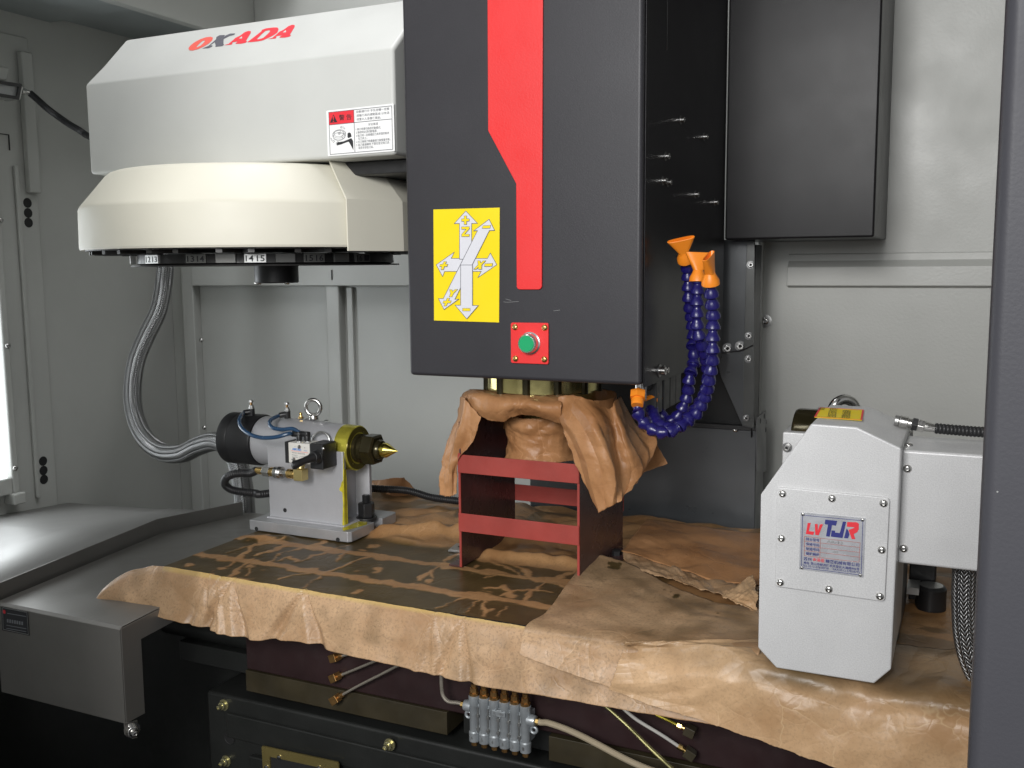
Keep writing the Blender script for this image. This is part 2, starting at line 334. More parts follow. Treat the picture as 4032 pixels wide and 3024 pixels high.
def sheet(name, ctrl, nu, nv, mat_, parent=None, lam=.05, amp=.002, seed=1, tear=0., post=None, label=None, attrs=None, cut=None, fold=None):
    """a sheet of paper through a grid of control points (rows of points), crumpled along its normal"""
    P = np.array([[tuple(p) for p in r] for r in ctrl], float)
    P = cr1(P, nu); P = np.swapaxes(cr1(np.swapaxes(P, 0, 1), nv), 0, 1)
    du = np.gradient(P, axis=0); dv = np.gradient(P, axis=1); nr = np.cross(du, dv); nr /= np.linalg.norm(nr, axis=2, keepdims=True) + 1e-9
    su = np.cumsum(np.linalg.norm(du, axis=2).mean(1)); sv = np.cumsum(np.linalg.norm(dv, axis=2).mean(0)); SU, SV = np.meshgrid(su, sv, indexing='ij')
    h = (crumple(SU, SV, seed, lam * 1.3, amp * .75, 7) + crumple(SU, SV, seed + 50, lam * .5, amp * .26, 8))
    if fold:
        fq, fa = fold; t = SU * fq + .35 * np.sin(SV * 23 + seed) + .5 * vnoise(SU, SV, seed + 70, 14); t = np.abs(t - np.floor(t) - .5) * 2; h = h + (t - .5) * fa * np.clip(SV / SV.max() * 2.2, .15, 1)
    P = P + nr * h[..., None]
    if tear:
        for e, ax in ((0, 0), (-1, 0), (0, 1), (-1, 1)):
            sl = [slice(None)] * 2; sl[ax] = e; n = P[tuple(sl)].shape[0]; t = np.arange(n)
            P[tuple(sl)] += (np.random.default_rng(seed + e + ax * 3).normal(size=(n, 3)) * .25 + np.sin(t[:, None] * .37 + seed) * .5) * tear
    if post is not None: P = post(P, SU, SV)
    b = B(); n0, n1 = P.shape[:2]; idx = np.arange(n0 * n1).reshape(n0, n1)
    fs = np.stack([idx[:-1, :-1], idx[1:, :-1], idx[1:, 1:], idx[:-1, 1:]], -1).reshape(-1, 4)
    if cut is not None: fs = fs[~cut(P.reshape(-1, 3)[fs].mean(1), fs)]
    b.v = [V3(p) for p in P.reshape(-1, 3)]; b.f = fs.tolist(); b.m = [0] * len(fs)
    o = part(name, b, mat_, parent, smooth=4, recalc=False, solid=.0004, label=label)
    if attrs:
        for k, fn in attrs.items():
            at_ = o.data.attributes.new(k, 'FLOAT', 'POINT'); at_.data.foreach_set('value', fn(P.reshape(-1, 3)).astype(np.float32))
    return o

# =================================================================== THE SETTING
def struct(name, b, m_, **k):
    o = part(name, b, m_, **k); o['kind'] = 'structure'; return o
b = B(); b.box(-2.6, 1.0, -.6, 2.5, -1.42, -1.4); struct('floor', b, FLOORM, smooth=0)
b = B(); b.box(-2.6, -2.27, 1.0, 2.42, -1.4, 1.6); left_wall = struct('left_wall', b, WALL, bevel=.004)
b = B(); b.box(-2.27, 1.0, 2.33, 2.40, -1.4, 1.9); back_wall = struct('back_wall', b, WALL, bevel=.003)
RPX = at('L', 1113, 700, 'y', 2.06).x
b = B(); b.box(RPX, 1.0, 2.06, 2.328, -.9, 1.9); right_panel = struct('back_wall_right', b, WALL, bevel=.003)
b = B(); b.box(-.62, 1.0, .56, 1.75, 1.02, 1.05); struct('roof_light_block', b, WALL, bevel=.003)  # unseen slab, added to keep overhead light off the right side
b = B(); b.box(.78, .82, .9, 2.06, -1.4, .9); struct('right_wall', b, WALL, bevel=.003)
b = B(); b.box(-2.6, -1.05, .56, .60, -1.4, 1.6); struct('left_light_block', b, WALL, bevel=.003)  # unseen panel, added to cut the light reaching the left side
b = B(); b.box(-.80, .9, .50, .56, -1.4, -.47); b.box(-.80, .9, .56, 1.0, -1.0, -.95); struct('apron_light_block', b, PILP, bevel=.003)  # unseen panel, added to block light under the table
b = B(); b.box(-2.27, -1.93, 1.0, 1.94, .657, .70); b.box(-2.27, -1.93, 1.94, 2.33, .672, .70); soffit = struct('ceiling', b, WALL_SHADED, bevel=.003)
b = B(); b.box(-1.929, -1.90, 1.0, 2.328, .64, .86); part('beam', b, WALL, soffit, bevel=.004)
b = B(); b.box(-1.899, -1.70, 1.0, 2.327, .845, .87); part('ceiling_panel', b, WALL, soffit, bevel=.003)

# pressed frame on the back wall: posts and rails stand proud of the recessed panels
yb = 2.33
def wallbox(b, c, x0, z0, x1, z1, d):
    p = at(c, x0, z0, 'y', yb); q = at(c, x1, z1, 'y', yb); b.box(min(p.x, q.x), max(p.x, q.x), yb - d, yb + .002, min(p.z, q.z), max(p.z, q.z)); return p, q
pL0 = at('C', 505, 800, 'y', yb); pL1 = at('C', 560, 800, 'y', yb); pM0 = at('C', 1180, 500, 'y', yb); pM1 = at('C', 1243, 500, 'y', yb)
zr = at('C', 850, 277, 'y', yb).z; zt = at('C', 850, 120, 'y', yb).z
b = B(); b.box(pL0.x, pL1.x, yb - .03, yb + .002, -1.0, 1.2); part('post', b, WALL, back_wall, bevel=.004)
b = B(); b.box(pM0.x, pM1.x, yb - .03, yb + .002, -1.0, zr + .002); part('post', b, WALL, back_wall, bevel=.004)
b = B(); b.box(pL1.x - .001, -.86, yb - .034, yb + .002, zr, zt); part('rail', b, WALL, back_wall, bevel=.004)
g0 = at('C', 1262, 500, 'y', yb); g1 = at('C', 1290, 500, 'y', yb)
b = B(); b.box(g0.x, g1.x, yb - .012, yb + .002, -1.0, zr - .004); part('edge_strip', b, WALL, back_wall, bevel=.002)
for c, x, y in (('C', 543, 540), ('C', 558, 963)):
    inst('screw', BUTTON, at(c, x, y, 'y', yb - .031), (0, -1, 0), back_wall, .0075)
inst('screw', BUTTON, at('C', 397, 638, 'y', yb - .001), (0, -1, 0), back_wall, .0075)
for x, y in ((372, 430), (374, 565), (395, 1235)):
    inst('rivet', RIVET, at('C', x, y, 'y', yb - .001), (0, -1, 0), back_wall, .004)
b = B(); p = at('C', 1175, 200, 'y', yb - .035); q = at('C', 1175, 248, 'y', yb - .035); b.box(p.x - .001, p.x + .0012, yb - .037, yb - .033, q.z, p.z); part('seam_slot', b, DARKH, back_wall)
# right hand panel: embossed rib and a socket screw
p = at('F', 1704, 548, 'y', 2.06); q = at('F', 2150, 622, 'y', 2.06)
b = B(); hz = p.z - q.z; b.prism([(2.0605, p.z), (2.0575, p.z - .0015), (2.0570, p.z - .22 * hz), (2.0440, p.z - .40 * hz), (2.0435, q.z + .004), (2.0605, q.z)], 'x', p.x, .77); part('embossed_rib', b, WALL, right_panel, bevel=.0015)
e0 = at('L', 1120, 150, 'y', 2.06)
b = B(); b.box(RPX - .001, RPX + .010, 2.052, 2.061, -.9, 1.9); part('edge_strip', b, WALL, right_panel, bevel=.002)
b = B(); s = at('L', 1168, 708, 'y', 2.06); inst('screw', BUTTON, s + V3((0, .001, 0)), (0, -1, 0), right_panel, .0085)
b = B(); b.lathe([(0, .0135), (.0015, .0135), (.002, .009)], s, (0, -1, 0), 20); part('washer', b, STEELD, right_panel)

# ------------------------------------------------------------------ side door with its window in the left wall
xl = -2.27
fx_ = lambda c, x, y, d=0: at(c, x, y, 'x', xl + d)
ysm = fx_('F', 82, 440).y
dr = thing('side_door', 'pale grey side door leaf with bright window set in the left wall', 'door', (xl, 1.6, -.2))
zb_door = fx_('I', 240, 1512).z - .05
b = B(); b.box(xl - .002, xl + .010, 1.0, ysm - .006, zb_door, .60); part('door_leaf', b, WALL, dr, bevel=.003)
wy = fx_('I', 86, 1480, .03).y; wz0 = fx_('I', 86, 1480, .03).z; wz1 = fx_('I', 72, 105, .03).z
py_ = fx_('I', 9, 1000, .02).y; pz0 = fx_('I', 8, 1420, .02).z; pz1 = fx_('I', 30, 135, .02).z
b = B(); b.box(xl + .011, xl + .034, py_, wy, wz0, wz1); b.box(xl + .011, xl + .0338, 1.0, py_, wz0, pz0); b.box(xl + .011, xl + .0338, 1.0, py_, pz1, wz1); wf = part('window_frame', b, WALL, dr, bevel=.005)
b = B(); b.box(xl + .0105, xl + .014, 1.0, py_ + .002, pz0 - .002, pz1 + .002); part('window_pane', b, GLASS, wf)
gy = fx_('I', 128, 1000, .02).y
b = B(); b.box(xl + .011, xl + .020, gy, gy + .012, wz0 - .03, wz1 + .03); part('trim_rib', b, WALL, dr, bevel=.003)
for x, y in ((119, 220), (122, 264), (124, 306), (187, 1344), (189, 1385), (191, 1424)):
    inst('hole', HOLE, fx_('I', x, y, .0098), (1, 0, 0), dr, .013)
for x, y in ((3, 295), (34, 842), (67, 1374)):
    inst('screw', BUTTON, fx_('I', x, y, .034), (1, 0, 0), wf, .0075)
p = fx_('I', 66, 1500, .03); b = B(); b.box(xl + .011, xl + .05, p.y - .018, p.y + .018, p.z - .018, p.z + .012); part('latch_block', b, WALL, dr, bevel=.004)
b = B(); p = fx_('F', 0, 1110); b.box(xl + .002, xl + .06, 1.0, ysm + .02, zb_door - .06, zb_door - .002); part('sill', b, WALL, dr, bevel=.004)
b = B(); p0 = fx_('H', 105, 210); p1 = fx_('H', 275, 255); b.box(xl + .011, xl + .03, p0.y, ysm - .01, .20, .56); part('upright_cover', b, WALL, dr, bevel=.004)
p0 = fx_('H', 85, 1255, .012); b = B(); b.box(xl + .0105, xl + .013, p0.y - .002, p0.y, p0.z - .04, p0.z); b.box(xl + .0105, xl + .013, p0.y - .03, p0.y - .002, p0.z - .002, p0.z); part('panel_joint', b, DARKH, dr)

# work lamp and its lead
lp = thing('work_lamp', 'grey work lamp with black framed glass on the left side door', 'lamp', at('H', 100, 840, 'x', -2.16))
def hx(x, y, d=0): return at('H', x, y, 'x', -2.15 + d)
f0 = [hx(-140, 745), hx(190, 795), hx(165, 920), hx(-150, 868)]
b = B(); b.slab([q + V3((-.006, 0, 0)) for q in f0], (-.05, .004, 0)); part('housing', b, STEELD, lp, bevel=.004)
b = B(); b.strip([q.lerp(sum(f0, V3()) / 4, .05) for q in f0], .008, (1, 0, 0), h=.004); part('glass_frame', b, BLK, lp)
b = B(); b.slab([q.lerp(sum(f0, V3()) / 4, .06) + V3((-.0065, 0, 0)) for q in f0], (.003, 0, 0)); part('lamp_glass', b, mat('lamp_glass', (.35, .36, .36), .25), lp)
b = B(); b.slab([hx(185, 790, -.003), hx(222, 812, -.003), hx(190, 935, -.003), hx(160, 925, -.003)], (-.05, 0, 0)); part('end_cap', b, STEELD, lp, bevel=.002)
g = [at('H', x, y, 'x', -2.168) for x, y in ((195, 845), (232, 853), (285, 872))]
b = B(); b.cyl(g[0], g[1], .008, 8); b.cyl(g[1], g[2], .0065, 12); part('cable_gland', b, STEEL, lp)
b = B(); b.slab([hx(-60, 610, -.03), hx(98, 625, -.03), hx(72, 752, -.03), hx(-60, 742, -.03)], (-.05, 0, 0)); part('bracket', b, WALL, lp, bevel=.005)
cp = [at('H', x, y, 'x', v) for x, y, v in ((280, 868, -2.168), (340, 920, -2.155), (440, 1010, -2.13), (540, 1085, -2.11), (640, 1155, -2.08), (740, 1215, -2.05), (810, 1262, -2.03), (900, 1300, -1.95), (1100, 1330, -1.68), (1300, 1320, -1.47))]
b = B(); b.tube(catmull(cp, 6), .0085, 10); tagp(part('lamp_cable', b, BLK), 'thick black cable sagging from the work lamp to behind the magazine', 'cable')

# =================================================================== SPINDLE HEAD
HX0, HX1, HY0, HZ0 = -.7935, -.4165, 1.311, -.169
hd = thing('spindle_head', 'tall charcoal spindle head with red stripe, yellow axis sticker and green button', 'spindle head', (-.605, 1.49, HZ0))
b = B(); b.box(HX0, HX1, HY0, 1.7985, HZ0, .85); part('cover', b, HEADP, hd, bevel=.006, seg=3)
b = B(); b.box(HX1 + .0004, HX1 + .0022, HY0 + .010, 1.7984, HZ0 - .004, .85); part('side_panel', b, COLP, hd, bevel=.0008)
fB = plane('B', 'y', HY0 - .0005)
b = B(); b.slab([fB(*q) for q in ((368, -160), (560, -160), (556, 985), (552, 993), (545, 996), (480, 996), (473, 994), (469, 986), (467, 632), (371, 450))], (0, -.0028, 0)); part('red_stripe', b, RED, hd, bevel=.0009)
# axis sticker
st = B(); fK = plane('K', 'y', HY0 - .0004); st.slab([fK(*q) for q in ((112, 107), (730, 89), (724, 1160), (118, 1141))], (0, -.0006, 0)); stk = part('axis_sticker', st, YEL, hd)
NF = V3((0, -1, 0)); k_ = [0]
def kpoly(name, pts, m_, lift, line=.0008, par=None):
    f = plane('K', 'y', HY0 - .001 - lift); P = [f(*q) for q in pts]
    b = B(); b.slab(P, (0, -.00016, 0)); part(name, b, m_, par or stk, smooth=0)
    if line:
        b = B(); b.strip([q + NF * .0001 for q in P], line, NF, h=.00015); part('outline', b, LINE, par or stk, smooth=0)
kpoly('axis_arrow', ((137, 622), (305, 504), (277, 563), (615, 563), (642, 512), (702, 622), (525, 743), (558, 684), (215, 684), (197, 732)), SILV, .0001)
kpoly('axis_arrow', ((413, 120), (523, 236), (467, 236), (467, 570), (354, 570), (354, 237), (305, 238)), SILV, .0005)
kpoly('axis_arrow', ((630, 198), (682, 302), (633, 302), (310, 945), (348, 942), (210, 1040), (158, 938), (203, 938), (522, 303), (485, 306)), SILV, .0009)
kpoly('axis_arrow', ((365, 624), (475, 624), (475, 1002), (530, 1002), (422, 1127), (312, 998), (365, 1000)), SILV, .0013)
LF = .0017; KW = .0005
kpoly('plus_sign', ((397, 165), (420, 165), (420, 192), (444, 192), (444, 215), (420, 215), (420, 246), (397, 246), (397, 217), (373, 217), (373, 193), (397, 193)), YEL, LF, KW)
kpoly('letter_z', ((373, 268), (445, 266), (445, 287), (402, 337), (445, 337), (445, 358), (373, 359), (373, 339), (416, 289), (373, 290)), YEL, LF, KW)
kpoly('minus_sign', ((574, 257), (645, 254), (638, 281), (565, 283)), YEL, LF, KW)
kpoly('plus_sign', ((208, 592), (232, 592), (222, 616), (245, 616), (237, 638), (214, 638), (203, 667), (180, 667), (190, 639), (168, 639), (175, 617), (198, 617)), YEL, LF, KW)
kpoly('letter_x', ((523, 584), (545, 584), (553, 607), (575, 584), (599, 584), (562, 622), (560, 640), (560, 664), (530, 664), (530, 644), (510, 664), (486, 664), (528, 622)), YEL, LF, KW)
kpoly('minus_sign', ((592, 611), (664, 608), (656, 636), (584, 637)), YEL, LF, KW)
kpoly('letter_y', ((260, 854), (284, 854), (290, 872), (312, 852), (338, 852), (298, 890), (284, 921), (258, 921), (270, 890)), YEL, LF, KW)
kpoly('plus_sign', ((238, 934), (262, 934), (252, 957), (278, 957), (270, 979), (244, 979), (231, 1006), (207, 1006), (219, 980), (198, 980), (205, 958), (229, 958)), YEL, LF, KW)
kpoly('minus_sign', ((383, 1028), (453, 1028), (453, 1053), (383, 1053)), YEL, LF, KW)
# push button plate
b = B(); b.slab([fK(*q) for q in ((850, 1160), (1180, 1164), (1190, 1174), (1190, 1540), (1180, 1550), (852, 1538), (840, 1528), (838, 1172))], (0, -.003, 0)); bp = part('button_plate', b, RED, hd, bevel=.0008)
for x, y in ((874, 1204), (1149, 1209), (878, 1497), (1147, 1504)):
    inst('plate_screw', PHIL, plane('K', 'y', HY0 - .0034)(x, y), NF, bp, .0048, x * .01)
pb = plane('K', 'y', HY0 - .018)(975, 1360); pb.y = HY0
b = B(); b.lathe([(.003, .0165), (.005, .0165), (.006, .0148), (.0145, .0146), (.0165, .0138), (.0175, .0128), (.0165, .0122)], pb, NF, 36); part('button_ring', b, mat('chrome_ring', (.72, .72, .72), .22, .9), bp)
b = B(); b.lathe([(.003, .0118), (.0172, .0118), (.0178, .011), (.0178, 0)], pb, NF, 32); part('button_cap', b, GRN, bp)
# scratches on the front
for pts in (((765, 968), (800, 972), (905, 965)), ((785, 942), (835, 955)), ((1232, 1052), (1290, 1045))):
    P = [plane('K', 'y', HY0 - .0002)(*q) for q in pts]; b = B(); b.strip(P, .0005, NF, closed=False, h=.00008); part('scratch', b, mat('bare_scratch', (.22, .22, .22), .5), hd, smooth=0)
# bolts on the right flank
fS = plane('B', 'x', HX1 + .002)
for x, y in ((1030, 413), (1110, 471), (978, 538), (968, 622), (985, 628), (1080, 669), (1147, 696)):
    inst('flank_bolt', SOCKET, fS(x, y), (1, 0, 0), hd, .0042)
inst('flank_bolt', SOCKET, plane('L', 'x', HX1 + .002)(398, 1068), (1, 0, 0), hd, .0062); inst('flank_bolt', SOCKET, plane('L', 'x', HX1 + .002)(432, 1062), (1, 0, 0), hd, .0045)
b = B(); b.tube([fS(1030, 440), fS(1060, 456), fS(1118, 496)], .0006, 5); b.tube([fS(1032, 440), fS(1065, 500), fS(1085, 560)], .0003, 5); part('wire', b, INK, hd)
b = B(); q = fS(985, 0); b.box(HX1 + .0018, HX1 + .0028, q.y - .0006, q.y + .0006, fS(985, 175).z, .6); part('panel_seam', b, DARKH, hd)
# spindle nose
SX, SY = -.643, 1.49
b = B(); b.lathe([(0, .096), (.035, .096), (.036, .0), ], (SX, SY, HZ0 + .002), (0, 0, -1), 48); b.lathe([(.03, .088), (.062, .088), (.064, .083), (.064, 0)], (SX, SY, HZ0), (0, 0, -1), 48); part('spindle_nose', b, OILY, hd)
for i in range(12):
    t = i / 12 * math.tau + .13; c = V3((SX + .094 * math.cos(t), SY + .094 * math.sin(t), 0)); b = B(); b.cyl(c + V3((0, 0, HZ0)), c + V3((0, 0, HZ0 - .036)), .007, 10); part('nose_bolt', b, OILD, hd)
# coolant manifold under the head
b = B(); a = plane('L', 'x', -.43)(262, 1180); e = plane('L', 'x', -.43)(262, 1280); b.cyl(a + V3((0, 0, .01)), e, .0085, 20); part('manifold_pipe', b, STEEL, hd)
mb = []
for i, (x, y) in enumerate(((338, 1230), (395, 1205), (440, 1185), (480, 1165))):
    p = plane('L', 'x', -.432)(x, y); b = B(); b.box(p.x - .013, p.x + .013, p.y - .016, p.y + .016, p.z - .030, HZ0 + .001); b.cyl(p + V3((0, -.02, .012)), p + V3((0, -.01, .012)), .007, 10); part('valve_block', b, BLK, hd, bevel=.002)

# =================================================================== COLUMN COVER AND THE PLATES BEHIND THE HEAD
cc = thing('column_cover', 'large black column cover box to the right of the spindle head', 'machine cover', (-.29, 1.83, .044))
b = B(); b.box(-.4138, -.1565, 1.80, 2.055, .0434, .9); part('cover_box', b, COLP, cc, bevel=.004)
pp = thing('column_plate', 'dark grey screwed plate with slanted cutout behind the blue hoses', 'machine plate', (-.40, 1.86, -.31))
fP = plane('L', 'y', 1.862)
b = B(); b.slab([fP(*q) for q in ((560, 118), (1092, 118), (1088, 1492), (1002, 1470), (845, 1112), (808, 962), (600, 990))], (0, .003, 0)); part('plate', b, GUARD, pp, bevel=.0008)
b = B(); b.slab([plane('L', 'y', 1.8595)(*q) for q in ((1033, 125), (1090, 125), (1086, 1485), (1003, 1462), (1012, 900))], (0, .0022, 0)); part('flange_strip', b, mat('flange_grey', (.10, .103, .10), .34, .4), pp, bevel=.0008)
for c, x, y, s in (('L', 1060, 300, .0048), ('L', 1047, 815, .0048), ('L', 1045, 982, .0048), ('L', 1030, 1412, .0044), ('L', 893, 905, .0062), ('L', 984, 889, .0062)):
    inst('plate_bolt', SOCKET, at(c, x, y, 'y', 1.8594 if x > 1000 else 1.8618), (.25, -1, 0), pp, s)
b = B(); b.box(fP(1094, 0).x, fP(1094, 0).x + .002, 1.862, 1.92, -.33, .035); part('side_return', b, COLP, pp, bevel=.001)
b = B(); b.tube(catmull([at('L', x, y, 'y', 1.857) for x, y in ((785, 965), (830, 945), (920, 930), (1000, 918), (1080, 882))], 5), .0012, 6); part('wire', b, INK, pp)
b = B(); b.box(-.80, -.392, 1.885, 2.04, -.335, -.12); cav = part('cavity_dark', b, DARKH, pp)  # dark box behind the cutout, the open cavity's shade as colour
gp = thing('way_cover', 'flat dull grey sheet metal way cover standing behind the table', 'machine guard', (-.6, 1.87, -.6))
b = B(); b.box(-.838, -.362, 1.870, 1.95, -.75, -.318); part('front_sheet', b, GUARD, gp, bevel=.002)
b = B(); b.box(-.70, -.36, 1.864, 1.96, -.317, -.309); part('top_strip', b, BLK, gp)
inst('screw', BUTTON, at('L', 950, 1494, 'y', 1.869), (0, -1, .1), gp, .006)
tb = thing('edge_bracket', 'thin dark bracket plate with two holes beside the grey way cover', 'bracket', at('L', 1130, 1500, 'x', -.352))
fT = plane('L', 'x', -.352)
b = B(); b.slab([fT(*q) for q in ((1100, 1412), (1163, 1357), (1168, 1800), (1100, 1800))], (.002, 0, 0)); part('plate', b, GUARD, tb)
for x, y in ((1124, 1432), (1152, 1398), (1163, 1497)): inst('hole', HOLE, fT(x, y) + V3((.002, 0, 0)), (1, 0, 0), tb, .005)

# =================================================================== COOLANT HOSES
seg = B(); seg.lathe([(.0006, .0080), (0, .0095), (.0006, .0100), (.0042, .0099), (.0085, .0078), (.0115, .0062), (.0135, .0060), (.0150, .0072), (.0165, .0074)], (0, 0, 0), (0, 0, 1), 18); SEG = mesh_of(seg, 'segment', [BLUE], smooth=28)
noz = B(); noz.lathe([(0, .0122), (.006, .0118), (.012, .0085), (.017, .0066)], (0, 0, 0), (0, 0, 1), 20)
ring = lambda h, rx, ry: [(rx * math.copysign(abs(math.cos(t)) ** .6, math.cos(t)), ry * math.copysign(abs(math.sin(t)) ** .6, math.sin(t)), h) for t in [math.tau * i / 20 for i in range(20)]]
R_ = [ring(.0155, .0066, .0066), ring(.022, .010, .0058), ring(.030, .0145, .005), ring(.040, .0195, .0042), ring(.0405, .0185, .0034), ring(.030, .013, .003)]
noz.add([q for r in R_ for q in r], [(j * 20 + i, j * 20 + (i + 1) % 20, (j + 1) * 20 + (i + 1) % 20, (j + 1) * 20 + i) for j in range(5) for i in range(20)] + [[100 + i for i in range(20)]])
NOZ = mesh_of(noz, 'nozzle', [ORANGE], smooth=40)
nut = B(); nut.lathe([(0, .0125), (.012, .0125)], (0, 0, 0), (0, 0, 1), 6); nut.lathe([(.012, .0085), (.016, .010), (.024, .0092)], (0, 0, 0), (0, 0, 1), 18); NUT = mesh_of(nut, 'union_nut', [ORANGE])
def hose(label, path, noz_spin, scale=1.):
    P = resample(catmull(path, 14), .0158); o = thing('coolant_hose', label, 'coolant hose', P[0], 'segmented coolant hoses under the head')
    inst('union_nut', NUT, P[0] + V3((0, 0, .016)), P[1] - P[0], o, .95)
    P = resample(catmull(path, 14), .0158)
    for i in range(len(P) - 1):
        inst('segment', SEG, P[i], P[i + 1] - P[i], o, 1.)
    d = P[-1] - P[-2]; inst('nozzle', NOZ, P[-1] + d * .1, d, o, 1., noz_spin); return o
def lp_(pts): return [at('L', x, y, 'x', v) for x, y, v in pts]
hose('front coolant hose, lowest orange nozzle, looping down from the metal pipe', lp_(((245, 1300, -.432), (240, 1370, -.430), (285, 1450, -.420), (355, 1500, -.405), (430, 1520, -.388), (510, 1500, -.372), (585, 1440, -.360), (650, 1370, -.350), (710, 1280, -.343), (752, 1190, -.34), (755, 1100, -.34), (745, 1010, -.34), (725, 930, -.34), (695, 850, -.342), (675, 770, -.345), (672, 690, -.345), (672, 600, -.345), (675, 520, -.345), (678, 440, -.345), (678, 385, -.345))), .55)
hose('rear right coolant hose with doubled orange nozzle behind the front one', lp_(((345, 1300, -.432), (345, 1370, -.425), (385, 1450, -.405), (460, 1490, -.385), (560, 1460, -.365), (650, 1400, -.350), (705, 1310, -.338), (738, 1230, -.330), (760, 1120, -.322), (778, 1030, -.318), (785, 960, -.315), (785, 900, -.315), (785, 830, -.315), (788, 750, -.315), (790, 670, -.315), (782, 590, -.315), (775, 500, -.315), (770, 430, -.315), (768, 390, -.315))), 1.5)
hose('left coolant hose with the highest orange nozzle next to the head flank', lp_(((400, 1290, -.432), (395, 1360, -.428), (430, 1420, -.418), (490, 1440, -.405), (545, 1380, -.392), (585, 1300, -.384), (610, 1210, -.378), (612, 1130, -.375), (635, 1060, -.372), (655, 980, -.372), (640, 900, -.374), (645, 830, -.376), (638, 750, -.378), (630, 670, -.379), (615, 580, -.379), (610, 500, -.379), (608, 420, -.379), (605, 340, -.379), (590, 270, -.379))), .3)

# =================================================================== TOOL MAGAZINE
MX, MY = -1.204, 1.49
mg = thing('tool_magazine', 'grey and cream tool magazine with umbrella carousel left of the head', 'tool magazine', (MX, MY, .03))
fy = 1.33
b = B(); b.prism([(fy, .173), (fy, .331), (fy + .003, .336), (fy + .044, .3735), (fy + .100, .430), (fy + .106, .4325), (1.86, .4325), (1.86, .173)], 'x', -1.479, -.822); part('housing', b, BOXP, mg, bevel=.007, seg=3)
b = B(); b.box(-1.30, -.80, fy + .05, 1.80, .150, .1725); part('support_arm', b, BLK, mg, bevel=.003)
b = B(); b.box(-.84, -.80, fy + .06, 1.7, .135, .172); part('hanger', b, BLK, mg, bevel=.003)
cov = [(.034, .322), (.0325, .326), (.036, .3275), (.101, .3262), (.1045, .3250), (.108, .3228), (.160, .280), (.165, .274), (.168, .266), (.1705, .24), (.1705, .0)]
b = B(); b.lathe([(h, r) for h, r in cov] + [], (MX, MY, 0), (0, 0, 1), 96); cvr = part('carousel_cover', b, CREAM, mg, smooth=20)
b = B(); vs = []; a_ = [math.radians(90 - q) for q in (119.5, 100, 80)]   # bent flap over the tool change gap
def arc(r, h): return [V3((MX + r * math.cos(t), MY + r * math.sin(t), h)) for t in a_]
rows = [arc(.336, .026), arc(.335, .108), arc(.268, .182), arc(.10, .184)]
vs = [q for r in rows for q in r]; b.add(vs, [(j * 3 + i, j * 3 + i + 1, j * 3 + i + 4, j * 3 + i + 3) for j in range(3) for i in range(2)]); part('cover_flap', b, CREAM, mg, smooth=0, solid=.003)
b = B(); b.lathe([(.036, 0), (.036, .318), (.031, .318), (.031, 0)], (MX, MY, 0), (0, 0, 1), 72); part('carousel_plate', b, CARD, mg)
for i in range(16):
    t = math.tau * i / 16 + .12; d = V3((math.cos(t), math.sin(t), 0)); n_ = V3((-d.y, d.x, 0)); c = V3((MX, MY, 0)); b = B()
    b.slab([c + d * .246 + n_ * .012 + V3((0, 0, .0305)), c + d * .31 + n_ * .030 + V3((0, 0, .0305)), c + d * .31 + n_ * .020 + V3((0, 0, .0305)), c + d * .255 + V3((0, 0, .0305)), c + d * .31 - n_ * .020 + V3((0, 0, .0305)), c + d * .31 - n_ * .030 + V3((0, 0, .0305)), c + d * .246 - n_ * .012 + V3((0, 0, .0305))], (0, 0, -.006)); part('tool_gripper', b, CARD, mg)
b = B(); b.lathe([(.024, .232), (.0085, .234), (.006, .226), (.006, 0)], (MX, MY, 0), (0, 0, 1), 64); b.lathe([(.006, .2435), (.0035, .2445), (.0035, 0)], (MX, MY, 0), (0, 0, 1), 64); part('carousel_ring', b, CARD, mg)
b = B(); b.lathe([(.006, .040), (-.026, .040), (-.028, .038), (-.028, 0)], (MX + .040, MY - .03, 0), (0, 0, 1), 28); part('hub', b, BLK, mg)
for dx, dy in ((-.030, -.018), (-.016, -.032), (.032, -.012)): inst('hub_bolt', BUTTON, (MX + .040 + dx, MY - .03 + dy, -.027), (0, 0, -1), mg, .0065)
def tag_block(x0, x1, num, m_, bright=False):
    xm = (x0 + x1) / 2
    def oncyl(x, y, r):
        d = ray('X', x, y); A_ = d.x ** 2 + d.y ** 2; B_ = -2 * (d.x * MX + d.y * MY); C_ = MX * MX + MY * MY - r * r; D_ = max(0, B_ * B_ - 4 * A_ * C_); return d * ((-B_ - math.sqrt(D_)) / 2 / A_)
    p0, p1 = oncyl(x0, 188, .2335), oncyl(x1, 188, .2335); p0.z = p1.z = .0155
    X_ = (p1 - p0); nrm = V3((X_.y, -X_.x, 0)).normalized(); p0 += nrm * .0035; b = B()
    b.slab([p0 + V3((0, 0, -.007)), p0 + X_ + V3((0, 0, -.007)), p0 + X_ + V3((0, 0, .008)), p0 + V3((0, 0, .008))], -nrm * .006); t = part('number_tag', b, m_, mg, bevel=.0006)
    if num:
        for j, s in enumerate(num):
            O = p0 + X_ * (.07 + .50 * j) + V3((0, 0, -.0045)) + nrm * .0002; text('tag_number', s, O, X_ * .36, V3((0, 0, .0098)), INK, t, bold=.012)
TG = mat('tag_aluminium', (.62, .62, .60), .3, .5); TGD = mat('tag_dull', (.20, .20, .19), .35, .5)
tag_block(334, 368, None, TG); tag_block(440, 520, ('12', '13'), TG); tag_block(690, 812, ('13', '14'), TGD); tag_block(1046, 1184, ('14', '15'), TG); tag_block(1414, 1542, ('15', '16'), TGD); tag_block(1732, 1820, ('16', '1'), TGD)
tag_block(870, 995, None, TGD); tag_block(1240, 1362, None, TGD); tag_block(1600, 1692, None, TGD)
